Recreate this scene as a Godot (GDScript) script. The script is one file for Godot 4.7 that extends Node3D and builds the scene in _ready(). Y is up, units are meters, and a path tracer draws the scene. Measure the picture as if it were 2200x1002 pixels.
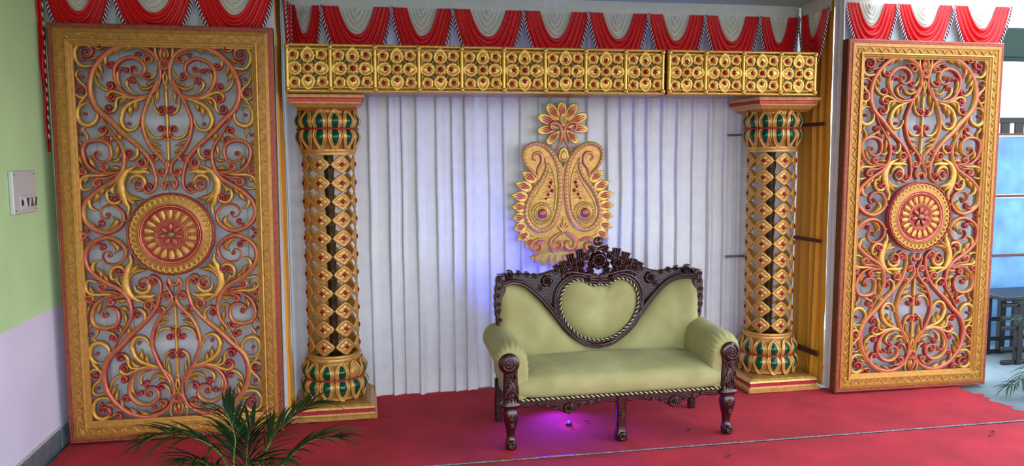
extends Node3D
# ---------------------------------------------------------------- mesh tools
class Shape:
	var v := PackedVector3Array()
	var c := PackedColorArray()
	var uv := PackedVector2Array()
	var ix := PackedInt32Array()
	func grid(p: PackedVector3Array, rows: int, cols: int, wrap_cols: bool, col: PackedColorArray, flip := false) -> void:
		var b := v.size()
		v.append_array(p)
		if col.size() == p.size():
			c.append_array(col)
		else:
			var k: Color = col[0] if col.size() > 0 else Color.WHITE
			for i in p.size():
				c.append(k)
		for i in rows:
			for j in cols:
				uv.append(Vector2(float(j) / maxi(1, cols - 1), float(i) / maxi(1, rows - 1)))
		var last := cols if wrap_cols else cols - 1
		for i in rows - 1:
			for j in last:
				var j2 := (j + 1) % cols
				var q0 := b + i * cols + j
				var q1 := b + i * cols + j2
				var q2 := b + (i + 1) * cols + j2
				var q3 := b + (i + 1) * cols + j
				if flip:
					ix.append_array([q0, q2, q1, q0, q3, q2])
				else:
					ix.append_array([q0, q1, q2, q0, q2, q3])
	func fan(p: PackedVector3Array, centre: Vector3, col: Color) -> void:
		var b := v.size()
		v.append(centre)
		v.append_array(p)
		for i in p.size() + 1:
			c.append(col)
			uv.append(Vector2.ZERO)
		for i in p.size():
			ix.append_array([b, b + 1 + i, b + 1 + (i + 1) % p.size()])
	func flat(p: PackedVector3Array, t: PackedInt32Array, col: Color) -> void:
		var b := v.size()
		v.append_array(p)
		for i in p.size():
			c.append(col)
			uv.append(Vector2.ZERO)
		for i in t:
			ix.append(b + i)
	# turns a closed piece that starts at index s so that its faces point outwards (clockwise)
	func out(s: int) -> void:
		if ix.size() <= s:
			return
		var m := v[ix[s]]
		var vol := 0.0
		var i := s
		while i < ix.size():
			vol += (v[ix[i]] - m).dot((v[ix[i + 1]] - m).cross(v[ix[i + 2]] - m))
			i += 3
		if vol > 0.0:
			i = s
			while i < ix.size():
				var t := ix[i + 1]
				ix[i + 1] = ix[i + 2]
				ix[i + 2] = t
				i += 3
	func mesh() -> ArrayMesh:
		var n := PackedVector3Array()
		n.resize(v.size())
		var i := 0
		while i < ix.size():
			var a := v[ix[i]]
			var f := (v[ix[i + 2]] - a).cross(v[ix[i + 1]] - a)
			n[ix[i]] += f
			n[ix[i + 1]] += f
			n[ix[i + 2]] += f
			i += 3
		for k in n.size():
			n[k] = n[k].normalized() if n[k].length_squared() > 0.0 else Vector3.UP
		var a := []
		a.resize(Mesh.ARRAY_MAX)
		a[Mesh.ARRAY_VERTEX] = v
		a[Mesh.ARRAY_NORMAL] = n
		a[Mesh.ARRAY_COLOR] = c
		a[Mesh.ARRAY_TEX_UV] = uv
		a[Mesh.ARRAY_INDEX] = ix
		var m := ArrayMesh.new()
		m.add_surface_from_arrays(Mesh.PRIMITIVE_TRIANGLES, a)
		return m
	func join(o: Shape, t: Transform3D) -> void:
		var b := v.size()
		for p in o.v:
			v.append(t * p)
		c.append_array(o.c)
		uv.append_array(o.uv)
		for k in o.ix:
			ix.append(k + b)

func lin(r: float, g: float, b: float) -> Color:
	return Color(r, g, b).srgb_to_linear()

# smooth curve through the given points
func curve(pts: PackedVector3Array, step: float) -> PackedVector3Array:
	var r := PackedVector3Array()
	var n := pts.size()
	for i in n - 1:
		var p0 := pts[i - 1] if i > 0 else 2.0 * pts[0] - pts[1]
		var p3 := pts[i + 2] if i + 2 < n else 2.0 * pts[n - 1] - pts[n - 2]
		var k := maxi(1, int(ceil(pts[i].distance_to(pts[i + 1]) / step)))
		for j in k:
			r.append(pts[i].cubic_interpolate(pts[i + 1], p0, p3, float(j) / k))
	r.append(pts[n - 1])
	return r

func pts2(a: Array, z := 0.0, s := 0.001) -> PackedVector3Array:
	var r := PackedVector3Array()
	for i in a.size() / 2:
		r.append(Vector3(a[2 * i] * s, a[2 * i + 1] * s, z))
	return r

# a carved stroke lying in the xy plane: rounded ridge, height h at the middle, flat back at z = 0
const RIDGE := [Vector2(-1, 0), Vector2(-1, 0.45), Vector2(-0.72, 0.85), Vector2(-0.3, 1.0), Vector2(0.25, 1.0), Vector2(0.7, 0.85), Vector2(1, 0.45), Vector2(1, 0)]
func stroke(s: Shape, path: PackedVector3Array, w: Array, h: float, cols: Array, ridge := RIDGE, hw := 0.35, tip := Color(0, 0, 0, 0), tip_from := 1.0, tip_at_start := false) -> void:
	var n := path.size()
	var m := ridge.size()
	var start := s.ix.size()
	var p := PackedVector3Array()
	var cc := PackedColorArray()
	var total := 0.0
	var acc := PackedFloat32Array([0.0])
	for i in range(1, n):
		total += path[i].distance_to(path[i - 1])
		acc.append(total)
	for i in n:
		var t := (path[mini(i + 1, n - 1)] - path[maxi(i - 1, 0)]).normalized()
		var side := Vector3(t.y, -t.x, 0).normalized()
		var f := acc[i] / maxf(total, 1e-6)
		var wd: float = lerpf(w[0], w[1], smoothstep(0.0, 0.35, f)) if f < 0.5 else lerpf(w[1], w[2], smoothstep(0.6, 1.0, f))
		var hh := h * (1.0 - hw + hw * wd / maxf(w[1], 1e-5))
		for j in m:
			var r: Vector2 = ridge[j]
			p.append(path[i] + side * (r.x * wd * 0.5) + Vector3(0, 0, r.y * hh))
			var cl: Color = cols[j % cols.size()]
			if tip.a > 0.0 and (f > tip_from or tip_at_start and f < 1.0 - tip_from):
				cl = tip
			cc.append(cl)
	s.grid(p, n, m, true, cc)
	var e0 := p.slice(0, m)
	e0.reverse()
	s.fan(e0, path[0] + Vector3(0, 0, h * 0.3), cols[m / 2 % cols.size()])
	var e := p.slice((n - 1) * m, n * m)
	s.fan(e, path[n - 1] + Vector3(0, 0, h * 0.3), cols[m / 2 % cols.size()])
	s.out(start)

# round tube along a path with a radius for each point
func tube(s: Shape, path: PackedVector3Array, radii: Array, seg: int, col: Array, squash := 1.0) -> void:
	var n := path.size()
	var start := s.ix.size()
	var p := PackedVector3Array()
	var cc := PackedColorArray()
	var up := Vector3(0.123, 0.31, 0.94)
	var t0 := (path[1] - path[0]).normalized()
	var a := (up - t0 * up.dot(t0)).normalized()
	for i in n:
		var t := (path[mini(i + 1, n - 1)] - path[maxi(i - 1, 0)]).normalized()
		a = (a - t * a.dot(t)).normalized()
		var b := t.cross(a)
		var f := float(i) / (n - 1) * (radii.size() - 1)
		var k := mini(int(f), radii.size() - 2) if radii.size() > 1 else 0
		var r: float = lerpf(radii[k], radii[k + 1], f - k) if radii.size() > 1 else radii[0]
		for j in seg:
			var an := TAU * j / seg
			p.append(path[i] + (a * cos(an) + b * sin(an) * squash) * r)
			cc.append(col[i % col.size()])
	s.grid(p, n, seg, true, cc)
	var e0 := p.slice(0, seg)
	e0.reverse()
	s.fan(e0, path[0], col[0])
	var e := p.slice((n - 1) * seg, n * seg)
	s.fan(e, path[n - 1], col[(n - 1) % col.size()])
	s.out(start)

# turned shape round the y axis; equal neighbours in the profile make a hard edge; cols one colour for each profile point
func lathe(s: Shape, prof: Array, seg: int, cols: Array, square := 0.0, at := Vector3.ZERO) -> void:
	var start := s.ix.size()
	var i := 0
	while i < prof.size() - 1:
		var j := i
		while j + 1 < prof.size() and not (prof[j + 1] as Vector2).is_equal_approx(prof[j]):
			j += 1
		var p := PackedVector3Array()
		var cc := PackedColorArray()
		for k in range(i, j + 1):
			var q: Vector2 = prof[k]
			for a in seg:
				p.append(at + around(TAU * a / seg, q.x, q.y, square))
				cc.append(cols[k % cols.size()])
		if j > i:
			s.grid(p, j - i + 1, seg, true, cc)
		i = j + 1 if j + 1 < prof.size() and j > i else j + 1
	s.out(start)

func around(a: float, r: float, y: float, square: float) -> Vector3:
	return Vector3(cos(a) * r, y, -sin(a) * r)

# four-sided block with a moulded profile (half width, y)
func square_lathe(s: Shape, prof: Array, cols: Array) -> void:
	var start := s.ix.size()
	for k in prof.size() - 1:
		var a: Vector2 = prof[k]
		var b: Vector2 = prof[k + 1]
		for e in 4:
			var r := Basis(Vector3.UP, e * PI / 2)
			s.grid(PackedVector3Array([r * Vector3(-a.x, a.y, a.x), r * Vector3(a.x, a.y, a.x), r * Vector3(-b.x, b.y, b.x), r * Vector3(b.x, b.y, b.x)]), 2, 2, false, PackedColorArray([cols[k % cols.size()]]))
	for e in [0, prof.size() - 1]:
		var a: Vector2 = prof[e]
		s.flat(PackedVector3Array([Vector3(-a.x, a.y, -a.x), Vector3(a.x, a.y, -a.x), Vector3(a.x, a.y, a.x), Vector3(-a.x, a.y, a.x)]), PackedInt32Array([0, 1, 2, 0, 2, 3] if e == 0 else [0, 2, 1, 0, 3, 2]), cols[e % cols.size()])
	s.out(start)

# box with chamfered edges
func block(s: Shape, at: Vector3, size: Vector3, ch: float, col: Color) -> void:
	var start := s.ix.size()
	var h := size * 0.5
	ch = minf(ch, minf(h.x, minf(h.y, h.z)) * 0.9)
	var q := func(p: Array) -> void:
		s.flat(PackedVector3Array(p), PackedInt32Array([0, 1, 2, 0, 2, 3] if p.size() == 4 else [0, 1, 2]), col)
	for ax in 3:
		var e1 := Vector3.ZERO
		var e2 := Vector3.ZERO
		var e0 := Vector3.ZERO
		e0[ax] = 1
		e1[(ax + 1) % 3] = 1
		e2[(ax + 2) % 3] = 1
		for sg in [1.0, -1.0]:
			var f: Array = []
			for k in [[-1, -1], [1, -1], [1, 1], [-1, 1]]:
				f.append(at + e0 * h[ax] * sg + e1 * (h[(ax + 1) % 3] - ch) * k[0] + e2 * (h[(ax + 2) % 3] - ch) * k[1])
			if sg < 0:
				f.reverse()
			q.call(f)
		if ch > 0.0:
			for s1 in [1.0, -1.0]:
				for s2 in [1.0, -1.0]:
					var f: Array = []
					for k in [[-1, 0], [1, 0], [1, 1], [-1, 1]]:
						var c1 := 0.0 if k[1] == 0 else ch
						f.append(at + e0 * (h[ax] - ch) * k[0] + e1 * (h[(ax + 1) % 3] - c1) * s1 + e2 * (h[(ax + 2) % 3] - (ch - c1)) * s2)
					if s1 * s2 > 0:
						f.reverse()
					q.call(f)
	if ch > 0.0:
		for sx in [1.0, -1.0]:
			for sy in [1.0, -1.0]:
				for sz in [1.0, -1.0]:
					var sgn := Vector3(sx, sy, sz)
					var f: Array = [at + sgn * Vector3(h.x, h.y - ch, h.z - ch), at + sgn * Vector3(h.x - ch, h.y, h.z - ch), at + sgn * Vector3(h.x - ch, h.y - ch, h.z)]
					if sx * sy * sz < 0:
						f.reverse()
					q.call(f)
	s.out(start)

# plate cut along an outline in the xy plane, from z0 to z1, with a chamfer round the front
func plate(s: Shape, poly: PackedVector2Array, z0: float, z1: float, ch: float, col: Color, edge := Color(0, 0, 0, 0)) -> void:
	var start := s.ix.size()
	if Geometry2D.is_polygon_clockwise(poly):
		poly.reverse()
	if edge.a == 0.0:
		edge = col
	var n := poly.size()
	var ins := PackedVector2Array()
	for i in n:
		var a := (poly[i] - poly[(i + n - 1) % n]).normalized()
		var b := (poly[(i + 1) % n] - poly[i]).normalized()
		var m := (Vector2(-a.y, a.x) + Vector2(-b.y, b.x))
		m = m.normalized() / maxf(0.5, sqrt(maxf(0.05, (1.0 + a.dot(b)) * 0.5)))
		ins.append(poly[i] + m * ch)
	var t := Geometry2D.triangulate_polygon(ins)
	if t.is_empty():
		ins = poly
		t = Geometry2D.triangulate_polygon(poly)
	var f := PackedVector3Array()
	var bk := PackedVector3Array()
	var w := PackedVector3Array()
	for i in n:
		f.append(Vector3(ins[i].x, ins[i].y, z1))
		bk.append(Vector3(poly[i].x, poly[i].y, z0))
	var sd := PackedVector3Array()
	for i in n:
		sd.append(Vector3(poly[i].x, poly[i].y, z1 - ch))
	# front faces run clockwise seen from +z
	var tf := PackedInt32Array()
	var tb := PackedInt32Array()
	for i in t.size() / 3:
		var p0 := ins[t[3 * i]]
		var ccw := (ins[t[3 * i + 1]] - p0).cross(ins[t[3 * i + 2]] - p0) > 0.0
		var tri := [t[3 * i], t[3 * i + 2], t[3 * i + 1]] if ccw else [t[3 * i], t[3 * i + 1], t[3 * i + 2]]
		tf.append_array(tri)
		tb.append_array([tri[0], tri[2], tri[1]])
	s.flat(f, tf, col)
	s.flat(bk, tb, edge)
	var g := bk.duplicate()
	g.append_array(sd)
	s.grid(g, 2, n, true, PackedColorArray([edge]), true)
	g = sd.duplicate()
	g.append_array(f)
	s.grid(g, 2, n, true, PackedColorArray([edge]), true)

func poly2(a: Array, s := 0.001) -> PackedVector2Array:
	var r := PackedVector2Array()
	for i in a.size() / 2:
		r.append(Vector2(a[2 * i], a[2 * i + 1]) * s)
	return r

# relief on a star-shaped outline: outline(angle) gives the radius, height(f, angle) the z, paint(f, angle) the colour
func relief(s: Shape, rings: int, seg: int, outline: Callable, height: Callable, paint: Callable, at := Vector3.ZERO) -> void:
	var start := s.ix.size()
	var p := PackedVector3Array()
	var cc := PackedColorArray()
	for i in range(0, rings + 1):
		var f := 1.0 - float(i) / rings
		for j in seg:
			var a := TAU * j / seg
			var r: float = outline.call(a) * maxf(f, 0.002)
			p.append(at + Vector3(cos(a) * r, sin(a) * r, height.call(f, a)))
			cc.append(paint.call(f, a))
	var b := PackedVector3Array()
	var bc := PackedColorArray()
	for j in seg:
		b.append(Vector3(p[j].x, p[j].y, at.z))
		bc.append(cc[j])
	b.append_array(p)
	bc.append_array(cc)
	s.grid(b, rings + 2, seg, true, bc, true)
	var back := b.slice(0, seg)
	s.fan(back, at, bc[0])
	s.out(start)

func ball(s: Shape, at: Vector3, r: Vector3, seg: int, rings: int, col: Color) -> void:
	var start := s.ix.size()
	var p := PackedVector3Array()
	for i in rings + 1:
		var e := PI * i / rings - PI / 2
		for j in seg:
			var a := TAU * j / seg
			p.append(at + Vector3(cos(a) * cos(e), sin(a) * cos(e), sin(e)) * r)
	s.grid(p, rings + 1, seg, true, PackedColorArray([col]))
	s.out(start)

# twisted two-tone cord along a path
func rope(s: Shape, path: PackedVector3Array, r: float, pitch: float, c1: Color, c2: Color) -> void:
	var fine := curve(path, pitch / 5.0)
	var n := fine.size()
	for strand in 2:
		var q := PackedVector3Array()
		var acc := 0.0
		var a := Vector3(0.1, 0.3, 0.9)
		for i in n:
			if i > 0:
				acc += fine[i].distance_to(fine[i - 1])
			var t := (fine[mini(i + 1, n - 1)] - fine[maxi(i - 1, 0)]).normalized()
			a = (a - t * a.dot(t)).normalized()
			var b := t.cross(a)
			var an := TAU * acc / pitch + PI * strand
			q.append(fine[i] + (a * cos(an) + b * sin(an)) * r * 0.55)
		tube(s, q, [r * 0.62], 5, [c1 if strand == 0 else c2])

# spiral in the xy plane, from the outside in
func spiral(at: Vector2, r0: float, r1: float, from: float, turns: float, n := 24) -> PackedVector3Array:
	var r := PackedVector3Array()
	for i in n + 1:
		var f := float(i) / n
		var a := from + TAU * turns * f
		var q := lerpf(r0, r1, pow(f, 0.8))
		r.append(Vector3(at.x + cos(a) * q, at.y + sin(a) * q, 0))
	return r

# ---------------------------------------------------------------- scene tree
var used := {}
func numbered(called: String) -> String:
	var n: int = used.get(called, 0)
	used[called] = n + 1
	return called if n == 0 else "%s_%03d" % [called, n]

func thing(called: String, label: String, category: String, at := Vector3.ZERO, turn := 0.0, group := "") -> Node3D:
	var o := Node3D.new()
	o.name = numbered(called)
	add_child(o)
	o.position = at
	o.rotation.y = turn
	o.set_meta("label", label)
	o.set_meta("category", category)
	if group != "":
		o.set_meta("group", group)
	return o

func part(called: String, m: Variant, mt: Material, parent: Node, t := Transform3D(), label := "", stuff := false) -> MeshInstance3D:
	var o := MeshInstance3D.new()
	o.name = called
	o.mesh = (m as Shape).mesh() if m is Shape else m
	o.material_override = mt
	parent.add_child(o, true)
	o.transform = t
	if label != "":
		o.set_meta("label", label)
	if stuff:
		o.set_meta("kind", "stuff")
	return o

func single(called: String, m: Variant, mt: Material, label: String, category: String, at := Vector3.ZERO, group := "") -> MeshInstance3D:
	var o := part(numbered(called), m, mt, self, Transform3D(Basis(), at))
	o.set_meta("label", label)
	o.set_meta("category", category)
	if group != "":
		o.set_meta("group", group)
	return o

func structure(called: String, m: Variant, mt: Material, label: String, at := Vector3.ZERO) -> MeshInstance3D:
	var o := part(called, m, mt, self, Transform3D(Basis(), at))
	o.set_meta("kind", "structure")
	if label != "":
		o.set_meta("label", label)
	return o

# ---------------------------------------------------------------- materials
func noise_tex(freq: float, lo: Color, hi: Color, sd: int, size := 512, oct := 4) -> NoiseTexture2D:
	var n := FastNoiseLite.new()
	n.seed = sd
	n.frequency = freq
	n.fractal_octaves = oct
	var g := Gradient.new()
	g.set_color(0, lo)
	g.set_color(1, hi)
	var t := NoiseTexture2D.new()
	t.width = size
	t.height = size
	t.seamless = true
	t.noise = n
	t.color_ramp = g
	return t

func bump_tex(freq: float, sd: int, size := 512, oct := 4) -> NoiseTexture2D:
	return noise_tex(freq, Color.BLACK, Color.WHITE, sd, size, oct)

func mat(called: String, col: Color, rough: float, metal := 0.0, tex: Texture2D = null, scale := 1.0, vertex := false) -> StandardMaterial3D:
	var m := StandardMaterial3D.new()
	m.resource_name = called
	m.albedo_color = col
	m.roughness = rough
	m.metallic = metal
	m.vertex_color_use_as_albedo = vertex
	if tex != null:
		m.albedo_texture = tex
		m.uv1_triplanar = true
		m.uv1_scale = Vector3.ONE * scale
	return m

func relief_map(m: StandardMaterial3D, tex: Texture2D, cm: float) -> StandardMaterial3D:
	m.heightmap_enabled = true
	m.heightmap_texture = tex
	m.heightmap_scale = cm
	return m
# carved scrollwork of one quarter of a screen panel: kind, widths (mm) at start, middle and end, points (mm) from the medallion, hearts of the curls (mm)
const SCROLLS := [
	["r", [15, 31, 17], [-90, 810, -53, 850, -29, 903, -25, 967, -38, 1019, -67, 1063, -116, 1093, -170, 1107, -225, 1101, -284, 1077, -335, 1035, -376, 984, -401, 932, -412, 879, -413, 827, -402, 781, -382, 739, -347, 702, -304, 660, -251, 600, -193, 547, -142, 494, -108, 446, -86, 390, -75, 326, -83, 274, -119, 247, -144, 266], []],
	["r", [10, 26, 10], [-370, 729, -359, 696, -329, 634, -292, 576, -261, 528, -245, 475, -248, 422, -266, 368, -305, 323, -366, 286, -422, 245, -466, 197, -483, 144, -477, 95, -454, 58, -415, 30, -366, 15, -320, 24, -279, 56, -260, 93, -269, 137, -300, 168, -340, 176, -375, 163, -391, 132, -380, 104, -355, 97, -341, 116], [-349, 121]],
	["r", [20, 23, 11], [-84, 820, -125, 811, -175, 808, -224, 828, -259, 870, -277, 927, -271, 976, -237, 1016, -192, 1034, -153, 1029, -120, 1001, -111, 970, -126, 938, -158, 927, -185, 942, -188, 968], [-166, 969]],
	["r", [22, 22, 13], [-42, 903, -66, 855, -98, 791, -121, 732, -134, 689, -136, 646, -129, 599, -111, 545, -83, 498, -50, 460, -20, 423, -10, 380, -30, 336, -43, 299, -27, 266], []],
	["g", [7, 15, 10], [-75, 807, -70, 760, -52, 723, -22, 708, -3, 721], [-29, 734]],
	["g", [7, 17, 10], [-122, 647, -106, 599, -77, 573, -36, 571, -13, 594, -16, 621], [-38, 621]],
	["l", [5, 17, 4], [-43, 861, -48, 818, -52, 771], []],
	["l", [10, 18, 5], [-113, 551, -68, 534, -38, 524], []],
	["l", [10, 18, 5], [-91, 514, -59, 498, -31, 481], []],
	["g", [15, 22, 10], [-373, 992, -420, 979, -458, 987, -480, 1022, -484, 1063, -466, 1096, -432, 1108, -401, 1091, -392, 1064, -403, 1040], [-429, 1060, -435, 1016]],
	["g", [6, 13, 6], [-393, 1103, -367, 1083, -338, 1081, -328, 1105], [-343, 1099]],
	["l", [4, 15, 7], [-418, 1017, -384, 1025, -359, 1036], []],
	["g", [7, 16, 8], [-414, 944, -445, 957, -475, 950, -481, 925, -466, 894, -438, 867, -425, 840, -435, 810, -465, 801, -488, 821, -489, 847, -468, 862], [-451, 920, -454, 838]],
	["g", [8, 15, 7], [-433, 814, -461, 780, -482, 748], []],
	["g", [8, 25, 10], [-403, 760, -447, 765, -481, 737, -486, 695, -474, 661, -442, 643, -405, 654, -380, 688, -385, 730, -406, 745], [-445, 708]],
	["g", [5, 12, 10], [-442, 637, -462, 616, -439, 585, -438, 559], [-474, 590]],
	["g", [5, 16, 8], [-289, 1080, -318, 1038, -320, 1001, -305, 978, -278, 981], [-291, 993]],
	["l", [4, 18, 4], [-232, 1093, -260, 1073, -280, 1048], []],
	["l", [4, 18, 4], [-165, 1098, -195, 1088, -228, 1069], []],
	["l", [7, 19, 5], [-355, 1016, -352, 974, -341, 937], []],
	["l", [7, 19, 5], [-376, 969, -365, 932, -344, 903], []],
	["g", [6, 17, 8], [-385, 937, -372, 888, -341, 855, -309, 848, -288, 866, -295, 887], [-306, 875]],
	["g", [8, 15, 7], [-243, 857, -258, 904, -258, 943, -239, 969, -207, 970], [-215, 961]],
	["r", [6, 13, 6], [-163, 1041, -152, 1062, -122, 1066, -87, 1053, -68, 1031, -76, 1012, -106, 1012], [-138, 1052, -81, 1024]],
	["g", [5, 14, 7], [-42, 977, -53, 940, -76, 917, -102, 913, -114, 930], [-98, 935]],
	["g", [6, 17, 8], [-149, 824, -193, 845, -212, 878, -205, 904, -181, 916, -168, 900], [-183, 903]],
	["l", [4, 18, 7], [-162, 900, -143, 869, -111, 855, -73, 871, -47, 903], []],
	["l", [4, 17, 4], [-112, 886, -92, 884, -70, 895], []],
	["g", [17, 18, 9], [-105, 809, -155, 802, -205, 806, -253, 829, -292, 840, -318, 824, -319, 797, -298, 784, -281, 801], [-301, 806]],
	["g", [10, 17, 9], [-175, 804, -224, 806, -259, 803, -275, 777, -277, 746, -298, 720, -326, 720, -335, 739], [-315, 744]],
	["l", [4, 19, 5], [-210, 797, -240, 789, -261, 754], []],
	["g", [15, 25, 12], [-95, 810, -155, 789, -206, 765, -237, 731, -251, 688, -253, 671, -236, 630, -208, 615, -175, 626, -156, 654, -153, 678], [-208, 653]],
	["l", [7, 22, 5], [-160, 785, -171, 758, -175, 724], []],
	["l", [7, 22, 5], [-191, 768, -201, 731, -201, 692], []],
	["r", [12, 22, 10], [-269, 371, -309, 364, -358, 362, -405, 378, -443, 411, -462, 458, -466, 503, -446, 540, -406, 555, -362, 553, -328, 532, -314, 491, -326, 446, -364, 430, -398, 443, -410, 469, -398, 489], [-388, 477]],
	["g", [7, 15, 8], [-420, 559, -385, 575, -350, 592, -335, 612, -345, 631, -369, 624], [-359, 614]],
	["l", [4, 16, 5], [-489, 558, -479, 543, -461, 516], []],
	["l", [5, 15, 4], [-485, 477, -483, 442, -465, 405], []],
	["r", [7, 14, 7], [-443, 405, -468, 397, -491, 384, -483, 360, -455, 364], [-471, 376]],
	["g", [10, 20, 13], [-319, 358, -379, 352, -448, 351, -482, 331, -491, 294, -473, 267, -426, 277], []],
	["l", [4, 20, 4], [-446, 339, -463, 326, -465, 302], []],
	["r", [10, 17, 7], [-274, 366, -334, 339, -387, 335, -414, 325, -419, 302, -401, 288, -379, 303], [-396, 306]],
	["l", [4, 20, 4], [-428, 469, -423, 427, -402, 395], []],
	["r", [12, 15, 7], [-294, 371, -346, 373, -372, 394, -362, 415, -341, 408], [-357, 399]],
	["l", [5, 22, 4], [-263, 390, -298, 395, -333, 389], []],
	["l", [7, 20, 5], [-263, 459, -286, 438, -321, 439], []],
	["l", [7, 18, 5], [-277, 544, -278, 502, -285, 454], []],
	["g", [5, 12, 6], [-292, 549, -309, 578, -312, 553, -331, 548, -346, 564], [-332, 565]],
	["l", [4, 22, 4], [-281, 605, -267, 581, -260, 550], []],
	["g", [10, 17, 8], [-213, 561, -183, 534, -169, 497, -176, 465, -201, 446, -230, 454, -239, 478], [-215, 481]],
	["r", [10, 15, 7], [-112, 446, -119, 412, -147, 400, -170, 417, -164, 443, -138, 450], [-148, 423]],
	["g", [10, 14, 6], [-72, 482, -59, 460, -66, 443, -91, 441, -101, 459], [-89, 455]],
	["r", [10, 14, 7], [-13, 396, -21, 358, -52, 351, -67, 373, -51, 389], [-47, 370]],
	["g", [10, 40, 17], [-172, 409, -218, 387, -253, 355, -270, 310, -268, 261, -255, 213, -249, 190, -233, 158, -239, 120], []],
	["l", [15, 23, 4], [-250, 260, -228, 228, -189, 214, -143, 211], []],
	["l", [15, 23, 4], [-251, 239, -224, 206, -185, 171], []],
	["g", [12, 28, 15], [-229, 371, -184, 371, -138, 374, -108, 363], []],
	["l", [10, 25, 5], [-168, 401, -138, 390, -107, 401], []],
	["g", [8, 23, 12], [-221, 302, -212, 334, -179, 351, -147, 336, -136, 299, -152, 269], []],
	["r", [8, 17, 8], [-200, 307, -194, 275, -169, 262, -146, 277], [-175, 300]],
	["g", [6, 13, 7], [-128, 283, -116, 272, -101, 282], [-121, 285]],
	["g", [7, 20, 9], [-290, 315, -322, 267, -345, 261, -349, 223, -329, 192, -295, 190, -271, 212, -279, 234, -303, 226], [-321, 218, -304, 212]],
	["l", [7, 22, 4], [-311, 294, -322, 262, -303, 240], []],
	["l", [5, 22, 4], [-399, 263, -405, 223, -431, 191], []],
	["l", [4, 20, 4], [-361, 279, -380, 250, -395, 229], []],
	["g", [5, 20, 6], [-435, 229, -448, 192, -435, 159, -401, 147], []],
	["l", [4, 25, 6], [-327, 113, -304, 78, -330, 45, -365, 27], []],
	["g", [6, 13, 6], [-453, 79, -419, 52, -383, 57], [-390, 73]],
	["g", [8, 11, 8], [-260, 91, -241, 81], []],
	["r", [10, 15, 10], [-497, 26, -480, 1, -494, -28], [-465, 25, -484, 0, -466, -23]],
	["g", [8, 15, 8], [-43, 1110, -49, 1076, -40, 1040, -23, 1017], []],
	["r", [8, 17, 7], [-1, 1109, -17, 1077, -23, 1046, -8, 1025], [1, 1086]],
	["r", [7, 15, 7], [-19, 1009, -14, 988, 3, 967], [1, 1004]],
	["g", [5, 13, 5], [6, 960, -11, 930, -7, 899, 3, 856], []],
	["r", [7, 18, 7], [-1, 439, -13, 412, -7, 380, -3, 369], []],
	["r", [10, 20, 10], [-25, 261, -24, 293, -6, 310, 2, 293], []],
]
var M := {}

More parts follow.
